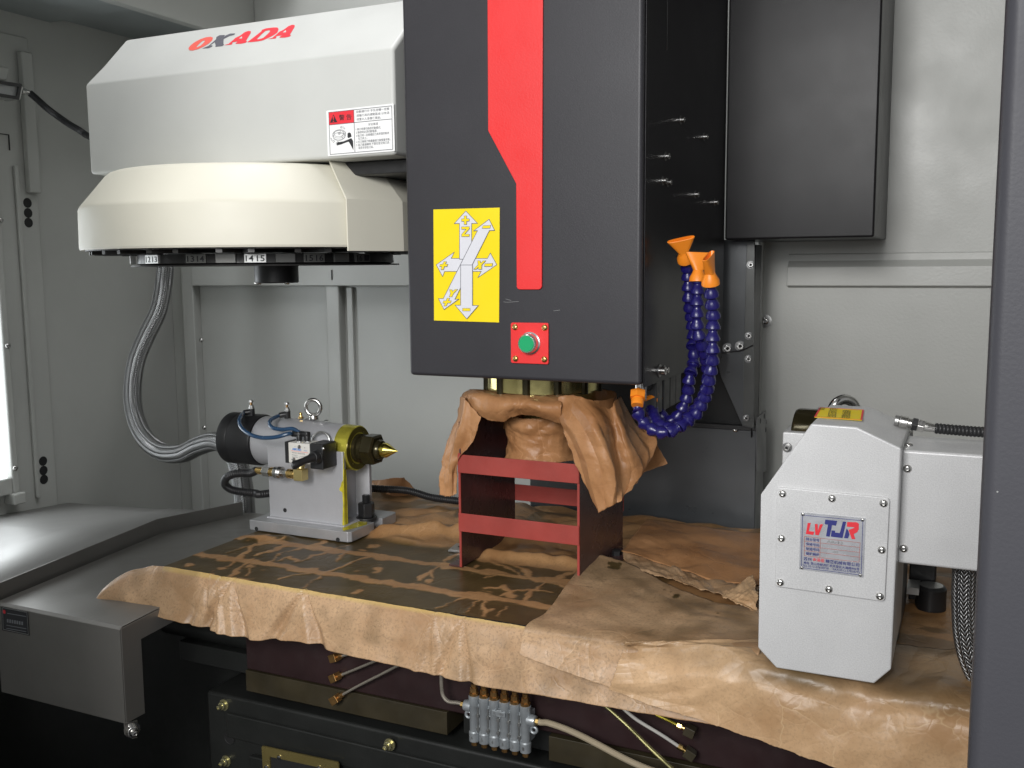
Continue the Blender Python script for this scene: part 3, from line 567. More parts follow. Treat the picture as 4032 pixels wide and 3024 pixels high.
# maker's lettering on the sloping front of the housing
Pc = V3((-1.2, fy + .0475, .3925)); Nc = V3((0, -.045, .057)).normalized()
Pc = V3((-1.2, fy + .072, .40175)); Nc = V3((0, -.0565, .056)).normalized()
fZ = plane_pn('Z', Pc + Nc * .0004, Nc)
def logo(name, pts, m_, hole=None):
    b = B(); P = [fZ(*q) for q in pts]
    if hole:   # ring between outer and inner outline of the same count
        H = [fZ(*q) for q in hole]; n = len(P); k = len(H)
        bm_o = P + H; fs = [(i, (i + 1) % n, n + (i + 1) % n, n + i) for i in range(n)]
        b.add(bm_o, fs)
    else: b.add(P, [list(range(len(P)))])
    part(name, b, m_, mg, smooth=0, recalc=False, solid=.0003)
logo('letter_o', ((178, 470), (205, 430), (270, 375), (370, 320), (470, 285), (550, 275), (588, 290), (578, 330), (520, 385), (440, 435), (340, 480), (250, 505), (195, 500)), LORG,
     ((310, 445), (330, 420), (350, 400), (375, 375), (400, 355), (425, 340), (452, 336), (455, 350), (435, 375), (410, 400), (380, 425), (345, 442), (320, 452)))
logo('letter_k', ((415, 470), (520, 425), (640, 320), (648, 280), (700, 250), (790, 245), (775, 270), (710, 322), (725, 318), (800, 255), (880, 222), (960, 220), (945, 240), (865, 262), (770, 310), (765, 340), (765, 395), (775, 408), (745, 430), (630, 443), (635, 415), (618, 365), (540, 420), (580, 420), (578, 436), (520, 465)), LINE)
for q in ((0, 0), (735, -103)):
    dx, dy = q
    logo('letter_a', [(x + dx, y + dy) for x, y in ((780, 415), (850, 395), (940, 320), (965, 295), (1040, 260), (1120, 200), (1180, 178), (1222, 182), (1222, 210), (1140, 345), (1160, 352), (1140, 372), (1060, 390), (970, 392), (975, 378), (1018, 350), (920, 366), (900, 385), (918, 388), (900, 405))], LRED)
    b = B(); b.add([fZ(x + dx, y + dy) + Nc * .0004 for x, y in ((1025, 310), (1075, 270), (1082, 305))], [(0, 1, 2)]); part('letter_gap', b, BOXP, mg, smooth=0, recalc=False)
logo('letter_d', ((1165, 365), (1240, 310), (1400, 185), (1410, 160), (1480, 135), (1600, 120), (1670, 120), (1688, 145), (1670, 200), (1600, 250), (1520, 290), (1420, 335), (1340, 350), (1225, 363)), LRED,
     ((1325, 312), (1345, 290), (1400, 235), (1425, 212), (1470, 175), (1515, 165), (1540, 166), (1548, 180), (1535, 200), (1500, 235), (1470, 262), (1430, 295), (1385, 310), (1340, 320)))
# warning label
NW = V3((0, -1, 0)); fW = plane('W', 'y', fy - .0006)
b = B(); b.slab([fW(*q) for q in ((230, 215), (1780, 45), (1797, 58), (1826, 1155), (1812, 1168), (268, 1290), (250, 1280), (212, 235))], (0, -.0005, 0)); wl = part('warning_label', b, WHITE, mg)
fW = plane('W', 'y', fy - .0012); W = lambda *P: [fW(*q) for q in P]
def flat(name, P, m_, par, lift=0, nrm=NW):
    b = B(); b.slab([p + nrm * lift for p in P], nrm * .0001); return part(name, b, m_, par, smooth=0)
flat('red_field', W((265, 257), (855, 195), (860, 494), (282, 552)), LRED, wl)
b = B(); b.strip(W((265, 255), (1748, 100), (1772, 1122), (300, 1245)), .0009, NW); b.strip(W((855, 195), (883, 1192)), .0009, NW, False); b.strip(W((860, 494), (1752, 408)), .0009, NW, False); b.strip(W((280, 553), (862, 494)), .0009, NW, False); part('rule_lines', b, LINE, wl, smooth=0)
flat('triangle_sign', W((376, 300), (470, 485), (296, 500)), INK, wl, .0002)
flat('exclamation_mark', W((362, 345), (392, 342), (386, 430), (370, 432)), LRED, wl, .0004); flat('exclamation_mark', W((366, 455), (392, 453), (393, 478), (367, 480)), LRED, wl, .0004)
def wtext(body, x0, y0, x1, y1, h, m_=LINE, bold=0.):
    O = fW(x0, y0); Y_ = fW(x0, y0 - h) - O; text('print', body, O, fW(x1, y1) - O, V3((0, 0, Y_.z)), m_, wl, bold=bold)
wtext('警 告', 512, 445, 805, 425, 135, INK, .012)
for body, x0, y0, x1, y1 in (('自動運行中 手及身體一定要', 920, 272, 1692, 198), ('遠離刀具的運動區域 以免造', 922, 362, 1694, 290), ('成重大人身傷亡事故。', 924, 450, 1500, 402), ('安全事項', 1200, 568, 1424, 548),
    ('1 換刀時要切換到手動模式。', 905, 684, 1500, 636), ('2 維修時必須切斷電源。', 908, 760, 1410, 716), ('3 裝刀時一定要確認刀具牢固的裝夾', 912, 838, 1690, 766), ('在刀夾上。', 960, 904, 1175, 884), ('4 往刀庫裝刀時盡量使刀庫重量平衡。', 916, 982, 1720, 916), ('5 當刀庫運轉時 不要任意交換刀具', 918, 1056, 1692, 990), ('或用手抓取刀具。', 968, 1124, 1325, 1096)):
    wtext(body, x0, y0, x1, y1, 60)
b = B()
for cx, cy, rx, ry, n in ((512, 760, 152, 100, 26), (512, 790, 152, 112, 26), (505, 752, 112, 78, 22), (512, 750, 26, 26, 10), (512, 750, 14, 14, 8), (512, 820, 140, 95, 26)):
    b.strip(W(*[(cx + rx * math.cos(t) , cy + ry * math.sin(t) - .08 * rx * math.cos(t)) for t in [math.tau * i / n for i in range(n)]]), .0004, NW)
b.strip(W((532, 740), (545, 682)), .0004, NW, False); b.strip(W((540, 756), (640, 750)), .0004, NW, False); b.strip(W((570, 820), (640, 760), (650, 840), (600, 870)), .0005, NW)
for P in (((535, 605), (560, 575), (560, 592), (610, 595), (650, 635), (645, 648), (600, 620), (560, 612), (562, 630)), ((312, 858), (328, 862), (345, 905), (380, 920), (385, 905), (405, 945), (372, 965), (372, 945), (335, 925))): b.strip(W(*P), .0004, NW)
part('carousel_drawing', b, LINE, wl, smooth=0)
flat('head_silhouette', W((710, 760), (722, 738), (750, 728), (780, 740), (792, 770), (803, 825), (770, 842), (738, 858), (718, 855), (712, 830), (706, 822), (710, 800)), INK, wl, .0002)
flat('arm_silhouette', W((422, 985), (470, 985), (440, 952), (485, 965), (472, 925), (505, 955), (530, 952), (620, 935), (800, 862), (838, 925), (848, 1142), (740, 945), (700, 952), (560, 1008), (490, 1025), (455, 1035), (470, 1015), (430, 1018), (465, 1000)), INK, wl, .0002)

# =================================================================== TABLE, SADDLE, BED
TZ = -.5
tbl = thing('machine_table', 'steel machine table hidden under brown paper', 'machine table', (-.45, 1.5, -.56))
b = B(); b.box(-1.217, .42, 1.201, 1.80, -.558, TZ - .002); part('table_body', b, STEELD, tbl, bevel=.002)
sd = thing('saddle', 'dark maroon cast saddle below the table with olive way strips', 'machine saddle', (-.5, 1.5, -.73))
b = B(); b.box(-1.1085, .45, 1.270, 1.9, -.689, -.56); part('saddle_body', b, MAROON, sd, bevel=.003)
b = B(); b.box(-1.1085, -.712, 1.267, 1.9, -.727, -.6895); part('way_strip', b, WAY, sd, bevel=.001)
b = B(); b.box(-.540, .45, 1.267, 1.9, -.731, -.6925); part('way_strip', b, WAY, sd, bevel=.001)
b = B(); b.box(-.70, -.55, 1.30, 1.8, -.735, -.6895); part('ball_screw_box', b, BED, sd)
bd = thing('machine_bed', 'black cast machine bed with oiled brass bolts under the saddle', 'machine bed', (-.4, 1.5, -1.39))
b = B(); b.box(-1.195, .5, 1.262, 1.95, -1.39, -.7405); part('bed_casting', b, BED, bd, bevel=.006)
b = B(); b.box(-1.148, .4, 1.256, 1.2615, -.815, -.770); part('front_ledge', b, BED, bd, bevel=.003)
b = B(); b.box(-1.095, .4, 1.250, 1.2615, -1.3, -.835); part('front_ledge', b, BED, bd, bevel=.003)
for x, y, s in ((125, 645, .0068), (1235, 910, .0068), (140, 1020, .0068)):
    yy = 1.2555 if y == 910 else 1.2615
    inst('bed_bolt', YBOLT, at('N', x + 18, y - 8, 'y', yy), (-.05, -1, .0), bd, s)
inst('hole', HOLE, at('N', 175, 862, 'y', 1.261), (0, -1, 0), bd, .012)
fN = plane('N', 'y', 1.2495)
b = B(); P = [fN(*q) for q in ((413, 935), (900, 1040), (910, 1330), (430, 1230))]; b.strip([p.lerp(sum(P, V3()) / 4, .05) for p in P], .016, (0, -1, 0), h=.003); cvp = part('cover_frame', b, mat('oiled_brass_plate', (.50, .40, .15), .25, .8, var=.2), bd)
for x, y in ((517, 983), (783, 1053), (432, 1050)): inst('frame_screw', RIVET, fN(x, y) + V3((0, -.003, 0)), (0, -1, 0), cvp, .004)
b = B(); b.slab([p.lerp(sum(P, V3()) / 4, .08) for p in P], (0, .001, 0)); part('frame_window', b, DARKH, cvp)
ib = thing('inner_guard', 'black guard, widened as dark backing, and rail end in the shadow left of the saddle', 'machine guard', (-1.2, 1.4, -.9))
b = B(); b.box(-2.26, -1.112, 1.42, 1.60, -1.39, -.62); part('guard_backing', b, BED, ib, bevel=.003)  # black sheet, widened leftward to hide the lit wall under the cover
b = B(); b.cyl((-1.34, 1.33, -.655), (-1.118, 1.33, -.655), .026, 20); part('rail', b, BED, ib)
b = B(); b.box(-1.30, -1.112, 1.31, 1.42, -.72, -.683); part('rail_bracket', b, BED, ib, bevel=.002)
inst('guard_bolt', SOCKET, at('G', 1250, 928, 'y', 1.33), (-1, -.4, 0), ib, .004)

# ------------------------------------------------------------------ left telescopic cover
gz = lambda y: -.563 + (y - 1.085) / .385 * .023 if y < 1.47 else -.540 - (y - 1.47) / .28 * .024
tc_ = thing('telescopic_cover', 'dull steel telescopic way cover at lower left with raised fin', 'machine guard', (-1.35, 1.4, -.73))
ys_ = [1.085, 1.47, 1.75]
b = B(); prof = [(1.085, -.7245), (1.085, -.568), (1.090, -.5635)] + [(y, gz(y)) for y in (1.47, 1.75)] + [(1.75, gz(1.75) - .002), (1.47, gz(1.47) - .002), (1.092, -.5655), (1.087, -.570), (1.087, -.7245)]
b.prism(prof, 'x', -1.49, -1.2005); part('cover_sheet', b, TRAY, tc_, bevel=.0012)
b = B(); b.prism([(1.0872, -.7245), (1.0872, -.567), (1.092, -.5662)] + [(y, gz(y) - .0022) for y in (1.47, 1.75)] + [(1.75, gz(1.75) - .036), (1.47, gz(1.47) - .036), (1.127, -.598), (1.1265, -.7245)], 'x', -1.202, -1.1995); part('side_flange', b, TRAY, tc_, bevel=.0008)
b = B(); top = [(1.085, gz(1.085) + .018), (1.10, gz(1.10) + .025), (1.47, gz(1.47) + .028), (1.73, gz(1.73) + .028)]
b.prism([(y, z) for y, z in top] + [(1.73, gz(1.73) - .01), (1.47, gz(1.47) - .01), (1.085, gz(1.085) - .01)], 'x', -1.5025, -1.5); part('fin', b, TRAY, tc_, bevel=.0008)
b = B(); b.slab([at('V', *q, 'x', -1.2) for q in ((925, 1325), (1020, 1300), (1020, 1432), (985, 1440), (930, 1410))], (.002, 0, 0)); part('bolt_tab', b, TRAY, tc_)
inst('tab_bolt', YBOLT, at('V', 985, 1372, 'x', -1.1975), (1, -.55, .0), tc_, .0085).data = (lambda m_: (m_.materials.clear(), m_.materials.append(STEEL), m_)[2])(YBOLT.copy())
b = B(); b.slab([at('V', *q, 'y', 1.0846) for q in ((12, 452), (208, 490), (220, 670), (18, 628))], (0, -.0006, 0)); np_ = part('maker_plate', b, mat('plate_black', (.02, .021, .026), .45), tc_)
fV = plane('V', 'y', 1.0838)
b = B(); b.strip([fV(*q) for q in ((20, 460), (202, 496), (213, 662), (25, 622))], .0009, (0, -1, 0)); part('plate_border', b, STEELD, np_, smooth=0)
b = B(); b.lathe([(0, .0035), (.0002, .0035)], fV(32, 492), (0, -1, 0), 14); part('round_mark', b, LRED, np_, smooth=0)
GP = mat('plate_grey_print', (.22, .23, .25), .5)
for x0, y0, x1, y1 in ((55, 503, 195, 527), (50, 592, 195, 618), (50, 615, 195, 640)):
    b = B(); b.strip([fV(x0, y0), fV(x1, y1)], .0012, (0, -1, 0), False); part('print', b, GP, np_, smooth=0)
for i in range(7):
    x = 52 + i * 18; b = B(); b.slab([fV(x, 545 + i * 3.2), fV(x + 12, 547 + i * 3.2), fV(x + 12, 572 + i * 3.2), fV(x, 570 + i * 3.2)], (0, -.0002, 0)); part('print', b, GP, np_, smooth=0)
ls = thing('side_sheet', 'sloping bare steel chip sheet between the fin and left wall', 'machine guard', (-1.9, 1.5, -.6))
b = B(); n = 14; A = []
for i in range(n + 1):
    y = .95 + (1.755 - .95) * i / n; A.append((y, (gz(y) if y > 1.085 else -.563 - (1.085 - y) * .06) - .004))
for xx, yoff, zo in ((-1.502, 0, 0), (-1.80, .05, -.030), (-1.83, .052, -.036), (-2.262, .135, -.080)):
    for y, z in A: b.v.append(V3((xx, y + yoff * (y - .95) / .8, z + zo)))
for j in range(3):
    for i in range(n): b.f.append([j * (n + 1) + i, j * (n + 1) + i + 1, (j + 1) * (n + 1) + i + 1, (j + 1) * (n + 1) + i]); b.m.append(0)
part('sheet', b, mat('bare_sheet', (.33, .325, .315), .42, .7, var=.05, vs=4, rvar=.03), ls, solid=.003)

# =================================================================== BROWN PAPER
def polyd(X_, Y_, pts):
    d = np.full(X_.shape, 9.)
    for a, c in zip(pts, pts[1:]):
        ax, ay, cx, cy = a[0], a[1], c[0], c[1]; t = np.clip(((X_ - ax) * (cx - ax) + (Y_ - ay) * (cy - ay)) / ((cx - ax) ** 2 + (cy - ay) ** 2 + 1e-12), 0, 1)
        d = np.minimum(d, np.hypot(X_ - ax - t * (cx - ax), Y_ - ay - t * (cy - ay)))
    return d
FOLDS = [('Q', p) for p in (((1022, 535), (1080, 480), (1170, 442), (1250, 410), (1350, 360), (1490, 320)), ((390, 430), (470, 400), (560, 355), (640, 300), (700, 250)), ((545, 460), (580, 400), (680, 350)), ((760, 370), (860, 310), (1010, 270), (1150, 235)),
  ((950, 370), (1100, 320), (1250, 270), (1330, 250)), ((1760, 490), (1860, 430), (1900, 390), (2010, 340), (2080, 310)), ((2080, 705), (2130, 640), (2212, 600)), ((1900, 690), (2000, 620), (2110, 590)), ((830, 355), (930, 330), (950, 375)), ((650, 450), (690, 400), (720, 390)),
  ((480, 300), (600, 270), (760, 245), (900, 215)), ((700, 320), (830, 280), (950, 240)), ((1230, 350), (1290, 310), (1330, 290)), ((1860, 430), (1865, 490)), ((850, 490), (950, 460), (1060, 445)), ((520, 215), (640, 195), (800, 185)))] + \
  [('S', p) for p in (((270, 590), (400, 470), (540, 410)), ((0, 520), (120, 500), (200, 560)), ((110, 560), (300, 520), (420, 540)), ((60, 330), (200, 400), (300, 450), (450, 470)), ((170, 340), (330, 440)), ((10, 590), (20, 690)), ((380, 470), (520, 500)), ((0, 440), (150, 430)), ((480, 450), (600, 400)), ((120, 690), (160, 640)))]
FP = [[(lambda p: (p.x, p.y))(at(c, x, y, 'z', TZ)) for x, y in pts] for c, pts in FOLDS]
def table_fields(X_, Y_):
    wx = X_ + .016 * (vnoise(X_, Y_, 3, 40) - .5) + .006 * (vnoise(X_, Y_, 5, 130) - .5); wy = Y_ + .016 * (vnoise(X_, Y_, 4, 40) - .5) + .006 * (vnoise(X_, Y_, 6, 130) - .5)
    band = np.full(X_.shape, 9.)
    for y0 in (1.279, 1.393, 1.507, 1.62): band = np.minimum(band, np.abs(wy - y0))
    dry = np.clip((.0125 - band) / .003, 0, 1)
    ridge = np.zeros_like(X_)
    for i, p in enumerate(FP):
        d = polyd(wx, wy, p); w = .0016 + .0065 * vnoise(X_, Y_, 20 + i, 22) ** 1.6
        dry = np.maximum(dry, np.clip((w - d) / .002, 0, 1)); ridge = np.maximum(ridge, np.clip(1 - d / .007, 0, 1))
    back = np.clip((Y_ + .03 * (vnoise(X_, Y_, 31, 12) - .5) - 1.475) / .02, 0, 1)
    blot = np.clip((vnoise(X_, Y_, 41, 11) * .6 + vnoise(X_, Y_, 42, 30) * .4 - .60) * 14, 0, 1)
    dry = np.maximum(dry, back * (1 - blot * .75))
    blob = np.clip((vnoise(wx, wy, 43, 26) * .7 + vnoise(wx, wy, 44, 70) * .3 - .80) * 20, 0, 1)
    dry = np.maximum(dry, blob * (Y_ < 1.48)); dry = np.maximum(dry, np.clip((X_ + .52) / .03, 0, 1) * (1 - .6 * blot))
    for c, pts in (('Q', ((1530, 160), (1700, 165), (1900, 168), (2080, 172))), ('S', ((40, 290), (180, 300), (330, 322), (480, 330), (630, 350))), ('S', ((100, 200), (400, 215), (620, 240)))):
        d = polyd(wx, wy, [(lambda q: (q.x, q.y))(at(c, x, y, 'z', TZ + .006)) for x, y in pts]); dry = np.maximum(dry, np.clip((.034 - d) / .006, 0, 1))
    return dry, ridge, back
nx, ny = 560, 230
gx = np.linspace(-1.2175, .30, nx); gy = np.linspace(1.199, 1.812, ny); GX, GY = np.meshgrid(gx, gy, indexing='ij')
dry, ridge, back = table_fields(GX, GY)
edge = .012 * (vnoise(GX, GY * 0, 77, 18) - .5)
GZ = TZ + .0006 + .0010 * dry * vnoise(GX, GY, 8, 60) + .0012 * ridge * vnoise(GX, GY, 12, 50) + back * (.002 + np.abs(crumple(GX, GY, 5, .09, .0045)))
for c, pts, hh in (('Q', ((1530, 160), (1700, 165), (1900, 168), (2080, 172)), .016), ('S', ((40, 290), (180, 300), (330, 322), (480, 330), (630, 350)), .011), ('Q', ((660, 195), (760, 185), (900, 190)), .006), ('S', ((100, 200), (400, 215), (620, 240)), .008)):
    p = [(lambda q: (q.x, q.y))(at(c, x, y, 'z', TZ + .006)) for x, y in pts]; d = polyd(GX, GY, p); GZ += hh * np.exp(-(d / .014) ** 2) * (.55 + .9 * vnoise(GX, GY, 9, 45))
b = B(); P = np.stack([GX, GY, GZ], -1).reshape(-1, 3); idx = np.arange(nx * ny).reshape(nx, ny)
b.v = [V3(p) for p in P]; b.f = np.stack([idx[:-1, :-1], idx[1:, :-1], idx[1:, 1:], idx[:-1, 1:]], -1).reshape(-1, 4).tolist(); b.m = [0] * len(b.f)
tp = part('table_paper', b, PAPERT, smooth=180, recalc=False)
a_ = tp.data.attributes.new('wet', 'FLOAT', 'POINT'); a_.data.foreach_set('value', (1 - dry).ravel().astype(np.float32))
a_ = tp.data.attributes.new('oil', 'FLOAT', 'POINT'); a_.data.foreach_set('value', np.zeros(nx * ny, np.float32))
tagp(tp, 'oil soaked brown paper clinging flat to the machine table top', 'paper sheet')

F_ = lambda x, y, ax, v: at('F', x, y, ax, v)
# hanging front edge of the same covering
top = [(206, 1298, 1.165), (225, 1272, 1.172), (262, 1241, 1.188), (310, 1226, 1.198), (353, 1223.5, 1.199)] + [(353 + k * (1420 - 353) / 7, 1223.5 + k * (1401 - 1223.5) / 7, 1.199) for k in range(1, 8)] + [(1560, 1424, 1.199)]
bot = [(208, 1301, 1.160), (262, 1312, 1.165), (330, 1330, 1.165), (400, 1348, 1.166), (470, 1366, 1.167), (535, 1383, 1.168), (640, 1386, 1.172), (735, 1412, 1.165), (858, 1439, 1.166), (1019, 1478, 1.167), (1172, 1503, 1.167), (1339, 1532, 1.167), (1541, 1566, 1.167)]
T_ = [F_(x, y, 'y', v) for x, y, v in top]; Bo = [F_(x, y, 'y', v) for x, y, v in bot]
ctrl = []
for t, q in zip(T_, Bo):
    m1 = t.lerp(q, .14); m1.y -= .004; m2 = t.lerp(q, .45); m2.y -= .004; m3 = t.lerp(q, .75); ctrl.append([t, m1, m2, m3, q])
apex = [at('Q', x, y, 'y', 1.199).x for x, y in ((1030, 540), (550, 462), (470, 462), (2088, 705), (1900, 690), (385, 435))]; aw = (.034, .030, .016, .018, .012, .014); asg = (-1, -1, 1, -1, 1, -1)
def pleat(P, SU, SV):
    u = SV / SV.max(); x = P[..., 0]
    for i, (xa, w, s) in enumerate(zip(apex, aw, asg)):
        for side, off in ((1, .10), (-1, -.13)):
            xc = xa + off * u * (w / .03) * .35; ww = .003 + w * u * .55; f = np.clip(1 - np.abs(x - xc) / ww, 0, 1); f = f * (1 - u ** 3) + u ** 3 * f * f * (3 - 2 * f)
            P[..., 1] -= s * f * (.003 + .013 * u - .005 * u ** 4) * (w / .03) * (1 if side == 1 else .8)
    return P
def oil_fn(P): return np.clip((P[:, 2] - (TZ - .006)) / .004, 0, 1) * (P[:, 0] > -1.215) * .5
_he = sheet('paper_sheet', ctrl, 420, 60, PAPER, None, .10, .0022, 5, .0004, pleat, attrs=dict(oil=oil_fn, wet=lambda P: .30 * np.clip((vnoise(P[:, 0], P[:, 2] * 1.4, 97, 13) * .6 + vnoise(P[:, 0], P[:, 2], 98, 42) * .4 - .52) * 5, 0, 1)))
tagp(_he, 'long brown paper edge with fan folds hanging over the table front', 'paper sheet')
# curled overlay sheet
def rows(L): return [[F_(*q) for q in r] for r in L]
Z_ = 'z'; Y_ = 'y'
c1 = rows([[(1277, 1196, Z_, -.474), (1230, 1255, Z_, -.484), (1182, 1318, Z_, -.491), (1138, 1349, Y_, 1.192), (1128, 1380, Y_, 1.172), (1121, 1414, Y_, 1.162)],
  [(1312, 1201, Z_, -.478), (1275, 1262, Z_, -.489), (1238, 1325, Z_, -.493), (1198, 1361, Y_, 1.188), (1190, 1400, Y_, 1.172), (1182, 1437, Y_, 1.161)],
  [(1378, 1226, Z_, -.489), (1360, 1290, Z_, -.493), (1330, 1345, Z_, -.493), (1290, 1379, Y_, 1.186), (1275, 1425, Y_, 1.171), (1262, 1466, Y_, 1.160)],
  [(1470, 1275, Z_, -.492), (1450, 1320, Z_, -.491), (1430, 1360, Z_, -.491), (1392, 1393, Y_, 1.184), (1368, 1445, Y_, 1.170), (1350, 1496, Y_, 1.160)],
  [(1560, 1302, Z_, -.494), (1550, 1335, Z_, -.491), (1530, 1365, Z_, -.489), (1500, 1400, Y_, 1.182), (1475, 1470, Y_, 1.170), (1445, 1530, Y_, 1.160)],
  [(1650, 1318, Z_, -.494), (1650, 1345, Z_, -.493), (1645, 1375, Z_, -.491), (1640, 1410, Y_, 1.182), (1600, 1500, Y_, 1.170), (1560, 1568, Y_, 1.160)]])
SPOTS = [(lambda q: (q.x, q.y, r * .001))(at('S', x, y, 'z', -.489)) for x, y, r in ((835, 378, 9), (852, 392, 9), (822, 396, 7), (868, 376, 6), (1238, 548, 6), (1232, 556, 5), (1160, 511, 3), (1198, 524, 2.4), (1520, 565, 3.5), (1622, 573, 3), (1505, 660, 3), (1497, 685, 2.4), (1255, 552, 3))]
def c1_wet(P):
    x, y, z = P.T; top = np.clip((z + .506) / .012, 0, 1); w = top * (.10 + .42 * np.clip((vnoise(x, y, 91, 14) * .6 + vnoise(x, y, 92, 45) * .4 - .42) * 3, 0, 1)); wx = x + .004 * (vnoise(x, y, 93, 160) - .5); wy = y + .004 * (vnoise(x, y, 94, 160) - .5)
    for a, c, r in SPOTS: w = np.maximum(w, np.clip((r - np.hypot(wx - a, (wy - c) * .8)) / .0015, 0, 1))
    return w
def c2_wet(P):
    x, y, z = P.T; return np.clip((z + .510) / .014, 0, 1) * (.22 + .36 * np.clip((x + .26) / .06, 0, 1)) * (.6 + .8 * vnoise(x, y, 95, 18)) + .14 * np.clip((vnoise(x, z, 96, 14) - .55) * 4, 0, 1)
tagp(sheet('paper_sheet', c1, 210, 150, PAPER, None, .11, .0026, 21, .0005, attrs=dict(wet=c1_wet)), 'brown paper sheet with curled corner and oil spots beside red stand', 'paper sheet')
c2 = rows([[(1350, 1386, Z_, -.485), (1345, 1398, Y_, 1.176), (1338, 1425, Y_, 1.162), (1327, 1458, Y_, 1.155), (1315, 1489, Y_, 1.153)],
  [(1452, 1385, Z_, -.482), (1445, 1407, Y_, 1.174), (1435, 1445, Y_, 1.160), (1420, 1490, Y_, 1.154), (1400, 1522, Y_, 1.151)],
  [(1580, 1383, Z_, -.480), (1580, 1412, Y_, 1.170), (1570, 1460, Y_, 1.156), (1540, 1520, Y_, 1.151), (1510, 1556, Y_, 1.150)],
  [(1700, 1378, Z_, -.490), (1705, 1440, Y_, 1.172), (1710, 1500, Y_, 1.156), (1700, 1560, Y_, 1.150), (1680, 1615, Y_, 1.148)],
  [(1850, 1390, Z_, -.493), (1868, 1472, Y_, 1.178), (1870, 1540, Y_, 1.156), (1860, 1610, Y_, 1.149), (1850, 1672, Y_, 1.146)],
  [(2000, 1395, Z_, -.493), (2010, 1492, Y_, 1.178), (2030, 1560, Y_, 1.156), (2030, 1640, Y_, 1.149), (2030, 1742, Y_, 1.144)],
  [(2140, 1400, Z_, -.493), (2160, 1512, Y_, 1.178), (2190, 1600, Y_, 1.156), (2210, 1700, Y_, 1.149), (2240, 1820, Y_, 1.144)]])
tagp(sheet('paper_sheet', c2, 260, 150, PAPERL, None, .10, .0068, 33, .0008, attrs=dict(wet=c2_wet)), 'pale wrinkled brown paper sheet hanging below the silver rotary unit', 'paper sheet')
# loose torn sheets at the back of the table
c3 = rows([[(1397, 1122, Z_, -.487), (1375, 1150, Z_, -.486), (1342, 1192, Z_, -.489)], [(1470, 1130, Z_, -.485), (1455, 1165, Z_, -.480), (1450, 1222, Z_, -.487)], [(1560, 1142, Z_, -.486), (1555, 1180, Z_, -.481), (1540, 1252, Z_, -.487)], [(1650, 1152, Z_, -.487), (1652, 1200, Z_, -.484), (1655, 1262, Z_, -.488)]])
tagp(sheet('paper_sheet', c3, 90, 60, PAPERD, None, .09, .0024, 41, .0010), 'dark oily torn paper sheet lying behind the red stand', 'paper sheet')
c4 = rows([[(1345, 1178, Z_, -.492), (1350, 1215, Z_, -.492), (1372, 1232, Z_, -.492)], [(1430, 1180, Z_, -.491), (1440, 1225, Z_, -.490), (1455, 1252, Z_, -.490)], [(1530, 1220, Z_, -.491), (1530, 1250, Z_, -.489), (1530, 1278, Z_, -.489)], [(1640, 1250, Z_, -.491), (1640, 1270, Z_, -.490), (1630, 1300, Z_, -.490)]])
tagp(sheet('paper_scrap', c4, 80, 50, PAPER, None, .045, .0032, 43, .0016), 'torn crumpled paper scrap under the dark sheet near the rotary unit', 'paper scrap')
c5 = rows([[(1560, 1290, Z_, -.485), (1590, 1268, Z_, -.478), (1628, 1240, Z_, -.47)], [(1590, 1300, Z_, -.487), (1610, 1288, Z_, -.481), (1632, 1272, Z_, -.476)], [(1632, 1316, Z_, -.488), (1634, 1304, Z_, -.485), (1636, 1290, Z_, -.482)]])
tagp(sheet('paper_scrap', c5, 40, 40, PAPERL, None, .03, .004, 47, .002), 'small pale paper corner turned up against the rotary unit', 'paper scrap')
c6 = [[at('M', x, y, 'y', 1.80) for x, y in ((1480, 1060), (1480, 980), (1488, 912))], [at('M', x, y, 'y', 1.77) for x, y in ((1620, 1070), (1625, 980), (1630, 895))], [at('M', x, y, 'y', 1.775) for x, y in ((1750, 1080), (1765, 985), (1780, 880))], [at('M', x, y, 'y', 1.79) for x, y in ((1850, 1080), (1850, 1000), (1830, 900))], [at('M', x, y, 'y', 1.80) for x, y in ((1960, 1090), (1940, 1040), (1890, 980))]]
tagp(sheet('paper_sheet', c6, 60, 40, PAPERD, None, .06, .003, 51, .001), 'brown paper sheet curling up behind the silver tailstock', 'paper sheet')

# paper wrapped round the spindle nose
pw = thing('paper_wrap', 'brown waxed paper draped round the spindle nose above red stand', 'paper wrap', (SX, 1.42, -.24))
D_ = lambda L: [[at('D', x, y, 'y', v) for x, y, v in r] for r in L]
sheet('collar', D_([[(420, 335, 1.47), (392, 350, 1.45), (374, 400, 1.435), (380, 450, 1.43), (395, 490, 1.44)], [(480, 320, 1.43), (470, 332, 1.41), (460, 372, 1.393), (463, 440, 1.388), (470, 497, 1.398)], [(640, 340, 1.42), (640, 352, 1.395), (640, 390, 1.378), (640, 460, 1.374), (645, 545, 1.39)], [(720, 345, 1.42), (720, 356, 1.395), (720, 398, 1.376), (722, 450, 1.374), (725, 512, 1.39)], [(830, 350, 1.42), (830, 362, 1.395), (830, 400, 1.375), (832, 455, 1.372), (835, 500, 1.39)], [(960, 360, 1.42), (960, 374, 1.395), (960, 420, 1.374), (965, 480, 1.372), (970, 530, 1.39)], [(1070, 352, 1.43), (1068, 372, 1.395), (1066, 420, 1.373), (1064, 490, 1.372), (1062, 560, 1.385)]]), 130, 50, PAPERD, pw, .035, .0022, 61, .001)
